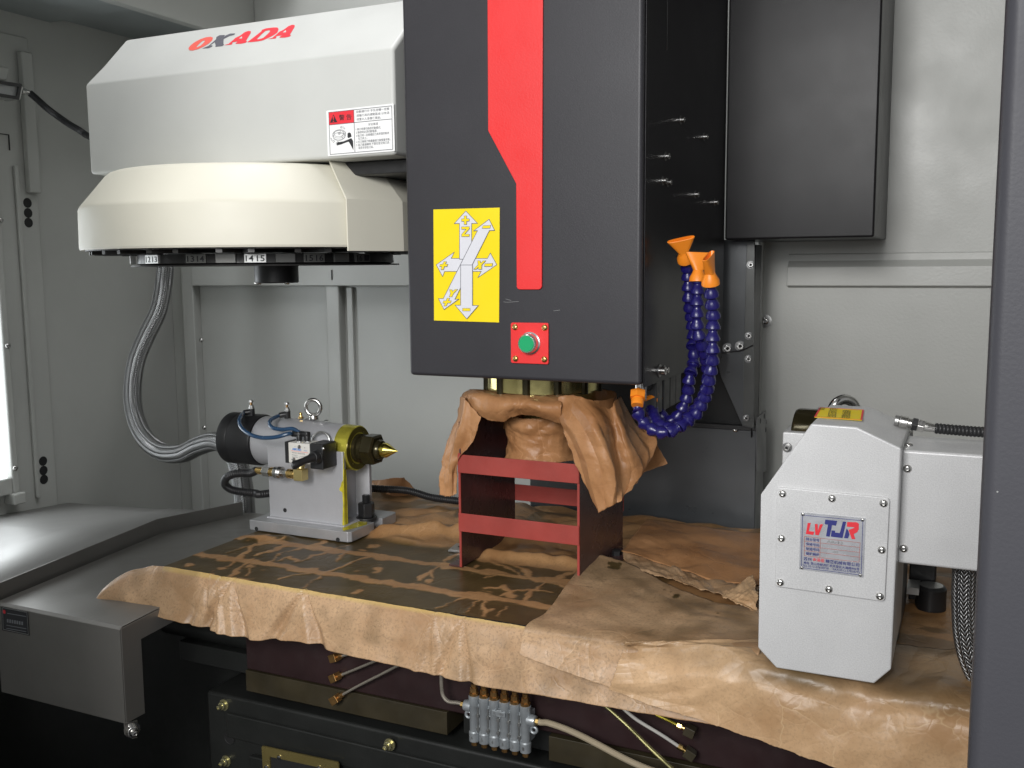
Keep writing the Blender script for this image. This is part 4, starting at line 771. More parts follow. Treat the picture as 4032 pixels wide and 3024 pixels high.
sheet('hanging_flap', D_([[(372, 372, 1.436), (330, 560, 1.43), (262, 770, 1.42), (236, 900, 1.415), (222, 1045, 1.41)], [(395, 376, 1.39), (366, 560, 1.384), (312, 770, 1.394), (288, 900, 1.394), (285, 1060, 1.395)], [(445, 440, 1.385), (438, 600, 1.384), (372, 770, 1.392), (328, 900, 1.40), (322, 1050, 1.40)], [(515, 510, 1.384), (472, 640, 1.3835), (400, 765, 1.384), (350, 880, 1.395), (342, 1040, 1.40)]]), 70, 110, PAPERD, pw, .05, .003, 63, .001, fold=(42, .0045))
sheet('hanging_flap', D_([[(1046, 372, 1.384), (1070, 560, 1.375), (1122, 720, 1.368), (1196, 930, 1.362), (1322, 1168, 1.358)], [(1130, 352, 1.384), (1192, 520, 1.352), (1252, 720, 1.342), (1310, 900, 1.342), (1372, 1142, 1.350)], [(1240, 388, 1.38), (1312, 520, 1.352), (1382, 740, 1.348), (1420, 930, 1.352), (1432, 1108, 1.355)], [(1392, 450, 1.41), (1420, 580, 1.40), (1442, 760, 1.40), (1470, 960, 1.39), (1484, 1078, 1.372)], [(1440, 395, 1.43), (1500, 600, 1.412), (1558, 780, 1.412), (1590, 890, 1.42), (1540, 1010, 1.40)], [(1480, 365, 1.50), (1570, 540, 1.52), (1650, 640, 1.52), (1705, 690, 1.51), (1620, 895, 1.45)]]), 150, 120, PAPERD, pw, .055, .0030, 65, .0008, fold=(24, .0065))
sheet('hanging_flap', D_([[(1560, 560, 1.56), (1590, 700, 1.56), (1600, 905, 1.55)], [(1640, 600, 1.565), (1680, 740, 1.57), (1690, 870, 1.555)], [(1690, 650, 1.57), (1750, 740, 1.57), (1798, 832, 1.56)]]), 40, 50, PAPERD, pw, .05, .003, 67, .0005)
sheet('hanging_flap', [[V3((SX + .125 * math.cos(t), SY + .118 * math.sin(t), z)) for z in (-.213, -.225, -.25, -.29)] for t in [math.radians(a) for a in (-40, -10, 20, 60, 100, 140, 180, 215)]], 120, 40, PAPERD, pw, .05, .003, 69, .001)
tw = thing('wrapped_tool', 'paper wrapped cutter holder in the spindle above the upper red bar', 'tool', (SX, SY, -.28))
def wrapr(t, z): return .061 + .0015 * math.sin(3 * t) + (.006 if z > -.27 else 0) + (.006 * max(0, (-.30 - z) / .02))
sheet('paper_sleeve', [[V3((SX + wrapr(t, z) * math.cos(t) * (1 + .03 * (a > 250)), SY + wrapr(t, z) * math.sin(t) * (1 + .03 * (a > 250)), z)) for z in (-.245, -.262, -.28, -.30, -.318)] for a, t in [(a, math.radians(a - 180)) for a in range(-20, 380, 25)]], 150, 40, PAPERD, tw, .03, .0028, 71, .0015)
b = B(); b.lathe([(0, .036), (.05, .036), (.06, .03)], (SX, SY, -.233), (0, 0, -1), 32); part('tool_shank', b, OILY, tw)

# =================================================================== RED STAND
rs = thing('steel_stand', 'red oxide painted steel stand with open bars under the spindle', 'stand', (-.645, 1.495, TZ))
for x0, x1, mt in ((-.7505, -.7475, REDOXD), (-.5415, -.5385, REDOXD)):
    b = B(); b.prism([(1.391, TZ + .004), (1.601, TZ + .004), (1.601, -.252), (1.391, -.252)], 'x', x0, x1); part('side_panel', b, mt, rs, bevel=.0008)
    e = B(); e.box(x0 - .0004, x1 + .0004, 1.3885, 1.3908, TZ + .004, -.304); part('front_edge', e, REDOX, rs)
for y0, y1, z0, z1 in ((1.386, 1.3882, -.336, -.3055), (1.386, 1.3882, -.4345, -.4035), (1.6015, 1.6045, -.430, -.400), (1.6015, 1.6045, -.336, -.3055)):
    b = B(); b.box(-.7508, -.5382, y0, y1, z0, z1); part('cross_bar', b, REDOX, rs, bevel=.0008)
b = B(); b.prism([(-.7478, TZ + .0035), (-.7478, TZ + .009), (-.7508, TZ + .009), (-.752, TZ + .006), (-.772, TZ + .0055), (-.772, TZ + .003), (-.75, TZ + .003)], 'y', 1.39, 1.60); part('foot', b, REDOXD, rs)
b = B(); b.box(-.5388, -.515, 1.39, 1.60, TZ + .003, TZ + .006); part('foot', b, REDOXD, rs)
b = B(); b.slab([at('D', x, y, 'z', TZ + .006) for x, y in ((288, 1422), (345, 1376), (440, 1378), (400, 1432))], (0, 0, -.004)); ws = part('washer_plate', b, STEELD, bevel=.0006); tagp(ws, 'thin bright slotted washer plate lying left of the red stand', 'washer')
inst('hole', HOLE, at('D', 372, 1402, 'z', TZ + .0061), (0, 0, 1), ws, .005)
sb = thing('clamp_bolt', 'small black bolt head by the right foot of red stand', 'bolt', at('D', 1440, 1465, 'z', TZ + .004))
q = WL[sb.name]; b = B(); b.lathe([(0, .010), (.010, .010), (.011, .008)], q, (0, 0, 1), 6); part('head', b, BLK, sb); b = B(); b.lathe([(-.004, .016), (.0, .016)], q, (0, 0, 1), 20); part('washer', b, BLK, sb)

# =================================================================== TAILSTOCK
ts = thing('tailstock', 'silver tailstock with brass point and black end cap on the table', 'tailstock', (-1.12, 1.515, TZ))
BZ = TZ + .003; BT = -.4775
b = B(); b.prism([(-1.232, 1.437), (-1.008, 1.437), (-1.002, 1.443), (-1.002, 1.517), (-1.036, 1.517), (-1.043, 1.523), (-1.043, 1.539), (-1.036, 1.545), (-1.002, 1.545), (-1.002, 1.594), (-1.008, 1.60), (-1.232, 1.60), (-1.232, 1.545), (-1.195, 1.545), (-1.195, 1.517), (-1.232, 1.517)], 'z', BZ, BT); part('base', b, MACH, ts, bevel=.0015)
b = B(); b.prism([(-1.207, 1.4672), (-1.036, 1.4672), (-1.034, 1.469), (-1.034, 1.477), (-1.058, 1.486), (-1.060, 1.545), (-1.034, 1.553), (-1.034, 1.561), (-1.036, 1.5628), (-1.207, 1.5628)], 'z', BT - .001, -.3372); part('body', b, CAST, ts, bevel=.003, seg=3)
b = B(); b.prism([(-1.21, 1.461), (-1.031, 1.461), (-1.031, 1.569), (-1.21, 1.569)], 'z', BT - .001, BT + .003); part('fillet', b, CAST, ts, bevel=.0028, seg=3)
AX = V3((0, 1.515, -.3375)); ax = lambda x: V3((x, AX.y, AX.z))
b = B(); b.lathe([(0, .0475), (.05, .0475), (.12, .0462), (.165, .0435), (.195, .0425)], ax(-1.252), (1, 0, 0), 56); part('barrel', b, CAST, ts, bevel=.004)
b = B(); b.lathe([(0, .0434), (.012, .0432), (.026, .0425), (.0278, .041)], ax(-1.0585), (1, 0, 0), 56); part('nose_ring', b, mat('yellow_oil', (.58, .52, .07), .18, .6, var=.45, vs=24), ts)
b = B(); b.lathe([(.0270, .0405), (.0284, .0400), (.0284, .030), (.022, .029), (.022, 0)], ax(-1.0585), (1, 0, 0), 48); part('nose_face', b, mat('oiled_face', (.16, .13, .03), .2, .6, var=.3, vs=30), ts)
b = B(); b.lathe([(-.001, .0500), (.074, .0508), (.078, .049), (.078, .03)], ax(-1.330), (1, 0, 0), 56); b.lathe([(-.001, .0512), (.02, .0512), (.021, .0505)], ax(-1.330), (1, 0, 0), 56); part('end_cap', b, BLK, ts)
b = B(); b.lathe([(0, .0275), (.010, .0275), (.012, .023), (.03, .023)], ax(-1.034), (1, 0, 0), 32); part('quill', b, OILD, ts)
b = B(); b.lathe([(0, .026), (.002, .0305), (.024, .0305), (.027, .026)], ax(-1.014), (1, 0, 0), 6); b.lathe([(.027, .0195), (.032, .019), (.036, .0165)], ax(-1.014), (1, 0, 0), 28); part('quill_nut', b, OILD, ts, bevel=.0012)
b = B(); b.lathe([(0, .0135), (.006, .0139), (.0115, .0139), (.0365, .0001)], ax(-.981), (1, 0, 0), 36); part('centre_point', b, GOLD, ts, smooth=25)
# oil film running down the front edge: a thin yellow coat with its own uneven outline
OIL = mat('oil_film', (.50, .43, .03), .18, .1, var=.55, vs=45, coat=.4)
fM = plane('M', 'y', 1.4668)
b = B(); b.slab([fM(*q) for q in ((1232, 660), (1236, 1345), (1216, 1340), (1222, 1130), (1215, 1020), (1196, 1010), (1184, 990), (1200, 965), (1208, 925), (1222, 905), (1224, 700))], (0, -.0003, 0)); part('oil_run', b, OIL, ts, smooth=0)
b = B(); b.box(-1.0345, -1.0337, 1.4685, 1.477, BT + .003, -.37); part('oil_run', b, OIL, ts)
b = B(); b.slab([(-1.0338, 1.477, -.385), (-1.0578, 1.4862, -.385), (-1.0578, 1.4862, BT + .003), (-1.0338, 1.477, BT + .003)], (.0005, -.0002, 0)); b.box(-1.0597, -1.0592, 1.487, 1.515, BT + .003, -.385); part('oil_run', b, OIL, ts)
fb = plane('M', 'z', BT + .0004)
b = B(); b.slab([fb(*q) for q in ((1210, 1345), (1260, 1330), (1340, 1300), (1455, 1305), (1450, 1330), (1330, 1365), (1225, 1390))], (0, 0, .0004)); part('oil_run', b, OIL, ts, smooth=0)
for x, y in ((390, 1372), (1172, 1477)): inst('base_hole', HOLE, at('M', x, y, 'y', 1.4368), (0, -1, 0), ts, .0042)
inst('grub_screw', HOLE, at('M', 664, 1193, 'y', 1.4670), (0, -1, 0), ts, .0042)
for x, y in ((878, 336), (1062, 350)): inst('top_hole', HOLE, V3((at('M', x, y, 'y', 1.515).x, 1.515, -.2893)), (0, 0, 1), ts, .0045)
# eyebolt and grease nipple
def torus(b, c, n, R, r, k=36, m_=12):
    x, y, n = frame(n); P = [V3(c) + (x * math.cos(t) + y * math.sin(t)) * R for t in [math.tau * i / k for i in range(k)]]; vs = []; fs = []
    for i, p in enumerate(P):
        d = (p - V3(c)).normalized()
        for j in range(m_): a = math.tau * j / m_; vs.append(p + (d * math.cos(a) + n * math.sin(a)) * r)
    for i in range(k):
        for j in range(m_): fs.append((i * m_ + j, i * m_ + (j + 1) % m_, ((i + 1) % k) * m_ + (j + 1) % m_, ((i + 1) % k) * m_ + j))
    b.add(vs, fs)
p = at('M', 940, 338, 'y', 1.515); eb = V3((p.x, 1.515, -.2895))
b = B(); torus(b, eb + V3((0, 0, .0235)), (.25, -1, 0), .0148, .0038); b.lathe([(0, .0095), (.003, .0098), (.008, .0085), (.010, .006)], eb, (0, 0, 1), 20); part('eyebolt', b, STEEL, ts)
p = at('M', 818, 335, 'y', 1.515); b = B(); b.lathe([(0, .0052), (.004, .0052)], (p.x, 1.515, -.2895), (0, 0, 1), 6); b.lathe([(.004, .003), (.008, .0022), (.0095, .0032), (.0115, .0028), (.0125, .0012)], (p.x, 1.515, -.2895), (0, 0, 1), 14); part('grease_nipple', b, BRASS, ts)
# hand valve with lever
va = thing('hand_valve', 'pale air valve block with black toggle lever on the tailstock flank', 'valve', at('M', 800, 640, 'y', 1.44))
vx0, vx1 = at('M', 697, 640, 'y', 1.432).x, at('M', 922, 640, 'y', 1.432).x; vz0, vz1 = -.3575, -.3195
b = B(); b.box(vx0, vx1, 1.432, 1.4672, vz0, vz1); part('valve_body', b, PALE, va, bevel=.0012)
b = B(); b.box(vx0 - .0075, vx0 - .0002, 1.431, 1.4672, vz0 - .001, vz1 + .001); part('end_cap', b, BLK, va, bevel=.001)
b = B(); b.box(vx1 + .0002, vx1 + .030, 1.424, 1.4672, vz0 - .006, vz1 + .003); hb = part('lever_box', b, BLK, va, bevel=.0025)
inst('screw', BUTTON, at('M', 1033, 602, 'y', 1.4238), (0, -1, 0), hb, .003)
vy = lambda x, y, v: at('M', x, y, 'y', v)
b = B(); L0 = vy(975, 680, 1.424); pts = [L0, vy(950, 684, 1.416), vy(930, 690, 1.411), vy(900, 700, 1.404), vy(840, 722, 1.392), vy(790, 745, 1.383), vy(755, 760, 1.377), vy(735, 765, 1.374), vy(724, 765, 1.373)]
b.tube(pts, [.0125, .0115, .0092, .0075, .0062, .0072, .0082, .0070, .001], 16); part('toggle_lever', b, BLK, va)
b = B()
for k, r in ((.15, .0128), (.55, .0118), (.95, .0105)):
    q = pts[0].lerp(pts[2], k); torus(b, q, pts[2] - pts[0], r - .0012, .0016, 20, 8)
part('bellows', b, BLK, va)
for x, y in ((803, 585), (752, 705)): inst('screw', RIVET, at('M', x, y, 'y', 1.4318), (0, -1, 0), va, .0038)
fY = plane('Y', 'y', 1.4318)
def ytext(body, x0, y0, x1, y1, h, m_, bold=0.):
    O = fY(x0, y0); text('print', body, O, fY(x1, y1) - O, V3((0, 0, fY(x0, y0 - h).z - O.z)), m_, va, bold=bold)
ytext('AIRTAC', 280, 945, 480, 972, 42, ABLUE, .05); ytext('A', 335, 885, 352, 887, 24, LINE); ytext('B', 546, 914, 564, 916, 24, LINE); ytext('R', 258, 1170, 276, 1172, 24, LINE); ytext('VALVE', 530, 972, 606, 982, 22, ABLUE)
ytext('Model: 4H210-06', 278, 1015, 560, 1052, 26, LINE); ytext('Pressure:', 278, 1065, 400, 1078, 24, LINE); ytext('0-0.8MPa', 278, 1110, 410, 1122, 22, LINE); ytext('(0-8kgf/cm2)', 430, 1112, 565, 1092, 18, LINE)
b = B(); b.strip([fY(255, 962), fY(632, 1015)], .0006, (0, -1, 0), False); part('print_rule', b, LORG, va, smooth=0)
b = B(); torus(b, (vx0 + .048, 1.466, -.322), (.1, -1, .2), .019, .0022, 30, 8); part('pipe_loop', b, STEELD, va)
# elbows, tubes
def elbow(base, toward, par, name='elbow_fitting', r=.0055, hgt=.018):
    base = V3(base); b = B(); b.lathe([(0, r * .9), (.004, r * .9)], base, (0, 0, 1), 6); part('hex_collar', b, STEELD, par)
    b = B(); b.lathe([(.0042, r), (hgt, r), (hgt + .003, r * .7)], base, (0, 0, 1), 16); k = base + V3((0, 0, hgt - .002)); d = V3(toward).normalized(); b.lathe([(-.004, r), (.012, r), (.0135, r * .85)], k, d, 16); part(name, b, BLK, par); return k + d * .0125
e1 = elbow(at('M', 800, 545, 'y', 1.444) , (-.9, -.3, .05), va); e2 = elbow(at('M', 880, 548, 'y', 1.448), (-.9, -.1, .05), va)
sp1 = thing('speed_controller', 'black elbow speed controller over the black end cap', 'air fitting', at('M', 340, 300, 'y', 1.50)); sp2 = thing('speed_controller', 'black elbow speed controller nearer the eyebolt', 'air fitting', at('M', 690, 320, 'y', 1.50))
ends = []
for th_, (x, y) in ((sp1, (345, 292)), (sp2, (688, 318))):
    c = at('M', x, y, 'y', 1.505); c.z = -.2885
    b = B(); b.cyl(c, c + V3((0, 0, .014)), .0062, 16); d = V3((-.75, -.65, -.12)).normalized(); k = c + V3((0, 0, .008)); b.lathe([(0, .0055), (.014, .0055), (.0155, .0048)], k, d, 16); part('elbow', b, BLK, th_); ends.append(k + d * .015)
    b = B(); b.lathe([(.014, .0055), (.0175, .0055)], c, (0, 0, 1), 6); b.lathe([(.0175, .0042), (.021, .0042)], c, (0, 0, 1), 6); b.lathe([(.0265, .0042), (.030, .0042), (.031, .0035)], c, (0, 0, 1), 14); part('hex_nut', b, STEELD, th_)
    b = B(); b.lathe([(.019, .0022), (.027, .0022)], c, (0, 0, 1), 10); part('needle', b, COPP, th_)
def tubeobj(name, pts, r, m_, label, cat, k=8, n=10, group=None):
    b = B(); b.tube(catmull(pts, k), r, n); return tagp(part(name, b, m_), label, cat, group)
my = lambda x, y, v: at('M', x, y, 'y', v)
tubeobj('air_tube', [ends[0], my(245, 285, 1.468), my(225, 340, 1.445), my(255, 410, 1.428), my(340, 470, 1.418), my(450, 497, 1.414), my(580, 490, 1.415), my(700, 458, 1.425), e1], .0038, TUBE, 'longer blue air tube looping from the end cap elbow to valve', 'air tube')
tubeobj('air_tube', [ends[1], my(535, 320, 1.468), my(515, 360, 1.452), my(550, 402, 1.444), my(640, 418, 1.44), my(740, 412, 1.442), e2], .0038, TUBE, 'shorter blue air tube looping from the elbow near eyebolt to valve', 'air tube')
# quick coupling and conduit
qc = thing('hose_coupling', 'chrome and brass quick coupling below the black toggle lever', 'coupling', my(600, 835, 1.435))
cy = 1.436; cx = lambda x: my(x, 835, cy).x; cz = my(640, 835, cy).z; cl = lambda a, r0, c_, r1=None, n=18: (lambda b: b.lathe([(0, r0), (cx(c_) - cx(a), r0 if r1 is None else r1)], (cx(a), cy, cz), (1, 0, 0), n))
for nm, a, c_, r0, r1, m_, n in (('end_sleeve', 392, 462, .0062, .0078, BRASS, 20), ('hex_nut', 463, 528, .0105, .0105, STEEL, 6), ('collar', 529, 570, .0088, .0088, BRASS, 20), ('sleeve', 571, 640, .0110, .0110, STEEL, 24), ('hex_nut', 641, 695, .0072, .0072, STEEL, 6), ('brass_stub', 696, 772, .0092, .0092, BRASS, 24)):
    b = B(); cl(a, r0, c_, r1, n)(b); part(nm, b, m_, qc, bevel=.0006)
b = B(); [torus(b, (cx(x), cy, cz), (1, 0, 0), .0108, .0012, 24, 6) for x in (612, 622, 632)]; part('knurl', b, STEEL, qc)
b = B(); b.box(cx(773), cx(858), cy - .0095, cy + .0095, cz - .010, cz + .011); b.cyl((cx(815), cy, cz + .010), (cx(815), cy + .004, vz0 - .001), .007, 16); part('brass_elbow', b, mat('brass_matt', (.62, .50, .22), .36, .85, var=.06), qc, bevel=.0012)
def conduit(pts, r, label, k=10, m_=BLK, pitch=.0042, name='black_conduit'):
    P = resample(catmull(pts, k), pitch / 3); b = B(); b.tube(P, [r if i % 3 else r * .86 for i in range(len(P))], 12); o = part(name, b, m_, smooth=60); return tagp(o, label, 'conduit')
conduit([(cx(393), cy, cz), my(330, 838, 1.436), my(250, 838, 1.432), my(160, 850, 1.426), my(98, 885, 1.425), my(88, 945, 1.432), my(150, 995, 1.445), my(260, 1018, 1.458), my(380, 1030, 1.468), my(480, 1035, 1.475), (-1.16, 1.60, -.435), (-1.10, 1.66, -.452), (-1.04, 1.70, -.460), (-.99, 1.725, -.476), (-.90, 1.74, -.481)], .0078, 'black corrugated conduit looping round the silver tailstock')
hb_ = thing('hold_down_bolt', 'black hold down stud and nut in the tailstock base slot', 'bolt', (-1.028, 1.531, BT))
b = B(); b.lathe([(0, .020), (.004, .020)], (-1.028, 1.531, BT + .0005), (0, 0, 1), 28); part('washer', b, BLK, hb_, bevel=.0008)
b = B(); b.lathe([(.0048, .0150), (.007, .0158), (.030, .0158), (.0325, .0138)], (-1.028, 1.531, BT), (0, 0, 1), 6, .3); part('nut', b, BLK, hb_, bevel=.0008)
b = B(); pr = [(-.02, .0072), (.032, .0072)]
for i in range(8): pr += [(.033 + i * .0018, .0078), (.0339 + i * .0018, .0068)]
b.lathe(pr + [(.0475, .0060)], (-1.028, 1.531, BT), (0, 0, 1), 20); part('stud', b, BLK, hb_)

# braided hoses
def braid(pts, r, label):
    b = B(); b.tube(catmull(pts, 14), r, 20, uv=True); return tagp(part('braided_hose', b, BRAID, recalc=False, smooth=80), label, 'braided hose')
cyv = lambda x, y, v: at('C', x, y, 'y', v)
braid([cyv(372, 60, 2.05), cyv(370, 180, 2.05), cyv(360, 280, 2.05), cyv(335, 400, 2.03), cyv(278, 520, 2.0), cyv(230, 640, 1.97), cyv(210, 780, 1.95), cyv(222, 900, 1.93), cyv(268, 1010, 1.90), cyv(350, 1080, 1.87), cyv(450, 1088, 1.84), cyv(540, 1048, 1.82), cyv(620, 1030, 1.80), cyv(685, 1065, 1.79), cyv(725, 1150, 1.79), cyv(748, 1270, 1.79), cyv(758, 1400, 1.79), cyv(760, 1500, 1.79)], .0238, 'thick braided steel hose curving down the left wall to the tailstock')
ry = lambda x, y, v: at('R', x, y, 'y', v)
# =================================================================== ROTARY UNIT
ru = thing('rotary_unit', 'silver rotary table unit with nameplate on the right of table', 'rotary table', (-.13, 1.3, TZ))
fE = plane('E', 'y', 1.16); fTt = plane('T', 'y', 1.16)
front = [fTt(65, 825), fTt(432, 311), fTt(760, 335), fTt(1086, 490), fE(724, 1264), fE(655, 1321), fE(262, 1258), fE(188, 1177)]
b = B(); b.slab(front, (0, .172, 0)); part('housing', b, SILP, ru, bevel=.0022, seg=3)
fT1 = plane('T', 'y', 1.1555)
b = B(); b.slab([fT1(*q) for q in ((200, 773), (975, 848), (992, 856), (1000, 872), (966, 1582), (958, 1596), (942, 1600), (190, 1494), (174, 1486), (169, 1470), (182, 790), (188, 778))], (0, .0042, 0)); cvpl = part('cover_plate', b, SILP, ru, bevel=.0009)
for x, y in ((224, 818), (582, 852), (957, 888), (943, 1226), (930, 1563), (560, 1511), (208, 1462), (216, 1142)): inst('cover_screw', BUTTON, fT1(x, y), (0, -1, 0), cvpl, .0046)
fU = plane('U', 'y', 1.1548)
b = B(); b.slab([fU(*q) for q in ((386, 138), (1353, 228), (1320, 1110), (365, 985))], (0, .0008, 0)); npl = part('nameplate', b, PLATE, ru)
fU = plane('U', 'y', 1.1543)
for x, y in ((420, 168), (1305, 252), (1272, 1072), (402, 962)): inst('rivet', RIVET, fU(x, y), (0, -1, 0), npl, .0021)
N_ = V3((0, -1, 0))
b = B(); b.strip([fU(*q) for q in ((416, 182), (1310, 266), (1284, 1072), (396, 960))], .0005, N_); part('border_line', b, NBLUE, npl, smooth=0)
def upoly(name, pts, m_): flat(name, [fU(*q) for q in pts], m_, npl, .00012)
upoly('letter_l', ((492, 298), (536, 296), (508, 420), (590, 428), (575, 476), (464, 460)), LRED)
upoly('letter_v', ((598, 312), (640, 316), (640, 420), (672, 318), (718, 318), (655, 480), (604, 474)), LRED)
upoly('letter_t', ((752, 248), (928, 266), (912, 338), (852, 330), (818, 502), (764, 496), (792, 322), (744, 316)), NBLUE)
upoly('letter_j', ((1014, 276), (1062, 282), (1008, 522), (834, 500), (846, 408), (900, 412), (896, 440), (968, 448)), NBLUE)
upoly('letter_r', ((1078, 284), (1220, 288), (1250, 310), (1250, 390), (1225, 436), (1175, 462), (1198, 540), (1146, 538), (1098, 400), (1180, 372), (1182, 362), (1072, 352)), LRED)
upoly('letter_r_stem', ((1070, 376), (1096, 420), (1110, 470), (1088, 528), (1030, 520)), NBLUE)
RL = mat('print_red_line', (.42, .12, .10), .5)
b = B(); b.strip([fU(*q) for q in ((444, 495), (1268, 592), (1252, 880), (440, 782))], .0004, N_); b.strip([fU(680, 524), fU(672, 806)], .0004, N_, False)
for y0, y1 in ((566, 662), (638, 735), (708, 806)): b.strip([fU(443, y0), fU(1262, y1)], .0004, N_, False)
part('table_lines', b, RL, npl, smooth=0)
def utext(body, x0, y0, x1, y1, h, m_=NBLUE, bold=.012):
    O = fU(x0, y0); text('print', body, O, fU(x1, y1) - O, V3((0, 0, fU(x0, y0 - h).z - O.z)), m_, npl, bold=bold)
for body, y in (('转台型号', 558), ('保修号码', 630), ('制造号码', 700), ('蜗轮蜗杆', 772)): utext(body, 466, y, 664, y + 24, 46)
utext('苏州', 432, 854, 545, 868, 54); utext('金泽佳', 562, 866, 738, 886, 54, LRED); utext('精密机械有限公司', 755, 890, 1256, 952, 54); utext('地址 昆山市经济技术开发区大通路996号', 428, 906, 1256, 1008, 42)
utext('TEL:0512-57818758', 412, 944, 800, 990, 30, NBLUE, 0); utext('FAX:0512-57818775', 866, 1000, 1262, 1046, 30, NBLUE, 0)
utext('AR-13', 775, 590, 1010, 618, 40, STEELD, 0); utext('-05', 850, 742, 945, 754, 36, STEELD, 0)
fTz = plane('T', 'z', -.1842)
tz = front[1].z + .0004; fTz = plane('T', 'z', tz)
b = B(); b.slab([fTz(*q) for q in ((495, 193), (812, 210), (798, 288), (455, 265))], (0, 0, .0004)); yl = part('caution_label', b, YEL, ru)
b = B(); P = [fTz(*q) + V3((0, 0, .0004)) for q in ((499, 195), (808, 212), (795, 285), (460, 263))]; b.strip(P, .0022, (0, 0, 1)); part('label_border', b, LRED, yl, smooth=0)
for body, x0, y0, x1, y1, hx_ in (('请勿敲击', 528, 214, 582, 196, 0), ('注意正反转方向', 612, 268, 684, 202, 0), ('定期加油保养', 712, 275, 790, 216, 0)):
    O = fTz(x0, y0); O.z += .0005; e = fTz(x0 + (x1 - x0) * .15, y1); e.z = O.z; X_ = e - O; Y2 = V3((-X_.y, X_.x, 0)).normalized() * -.0105 ; text('print', body, O + Y2 * 0, X_, -Y2 if X_.cross(-Y2).z > 0 else Y2, INK, yl, lift=.0002)
b = B(); b.box(-.0655, .34, 1.19, 1.295, -.3475, -.2135); part('motor_box', b, SILP, ru, bevel=.0035, seg=3)
for x, y in ((1130, 636), (1103, 1216)): inst('box_screw', BUTTON, at('T', x, y, 'y', 1.1898), (0, -1, 0), ru, .0048)
for x, y in ((1140, 468), (1138, 372)): inst('box_screw', BUTTON, at('T', x, y, 'z', -.2133), (0, 0, 1), ru, .0046)
b = B(); b.box(-.192, -.068, 1.3325, 1.50, TZ + .005, -.235); part('gear_case', b, mat('gear_case', (.10, .10, .105), .45, .3), ru, bevel=.003)
b = B(); b.box(-.224, -.192, 1.338, 1.41, -.285, -.2265); part('bearing_block', b, SILP, ru, bevel=.002); inst('block_screw', SOCKET, at('T', 258, 482, 'y', 1.338), (0, -1, 0), ru, .0042)
b = B(); b.lathe([(0, .058), (.004, .060), (.07, .060)], (-.216, 1.40, -.262), (1, 0, 0), 48); part('spindle_drum', b, OILD, ru)
eb2 = at('T', 672, 158, 'y', 1.37); b = B(); torus(b, eb2 + V3((0, 0, -.012)), (.5, -.8, 0), .0165, .0068, 36, 14); b.lathe([(-.10, .012), (-.03, .011)], eb2, (0, 0, 1), 20); part('eyebolt', b, STEEL, ru)
for x, y in ((240, 470),): pass
b = B(); b.box(-.235, -.2, 1.44, 1.50, TZ + .004, TZ + .03); part('clamp_block', b, REDOXD, ru, bevel=.002)
# fitting with conduit on the motor box
cf = thing('conduit_fitting', 'chrome conduit gland lying on top of silver motor box', 'fitting', at('T', 1180, 330, 'y', 1.28))
q0, q1 = at('T', 1038, 285, 'y', 1.28), at('T', 1335, 345, 'y', 1.28); dd = q1 - q0; z0 = -.2
for nm, a, c_, r0, m_, n in (('knurled_ring', 0, .11, .0068, STEELD, 22), ('sleeve', .12, .32, .0075, STEEL, 24), ('collar', .33, .42, .0062, STEEL, 20), ('black_nut', .43, .56, .0082, BLK, 6), ('hex_nut', .57, .72, .0082, STEEL, 6), ('end_sleeve', .73, 1.0, .0062, STEEL, 20)):
    b = B(); b.cyl(q0 + dd * a, q0 + dd * c_, r0, n, r0 * .8 if nm == 'end_sleeve' else None); part(nm, b, m_, cf, bevel=.0006)
conduit([q1 - dd * .02, q1 + V3((.02, 0, -.0005)), q1 + V3((.06, 0, -.001)), q1 + V3((.14, .01, 0)), q1 + V3((.3, .05, .02))], .0066, 'black corrugated conduit running right across the silver motor box', 10)
braid([(.006, 1.235, -.33), (.006, 1.235, -.36), (.007, 1.232, -.40), (.011, 1.228, -.44), (.022, 1.225, -.475), (.05, 1.222, -.52), (.09, 1.22, -.55)], .0135, 'braided steel hose dropping from silver motor box beside dark pillar')
cb_ = thing('cap_bolt', 'black clamp bolt with grey ring below the motor box', 'bolt', (-.04, 1.50, TZ))
b = B(); b.lathe([(0, .021), (.030, .021), (.034, .018)], (-.035, 1.49, TZ + .004), (0, 0, 1), 26); part('head', b, BLK, cb_); b = B(); b.lathe([(.0342, .016), (.0346, .016), (.0346, .010)], (-.035, 1.49, TZ + .004), (0, 0, 1), 26); part('ring', b, STEELD, cb_)
b = B(); b.box(-.066, -.05, 1.46, 1.50, TZ + .03, TZ + .04); part('clamp_strap', b, STEELD, cb_); b = B(); b.box(-.066, -.03, 1.51, 1.56, TZ + .004, TZ + .07); part('clamp_riser', b, BLK, cb_, bevel=.002)

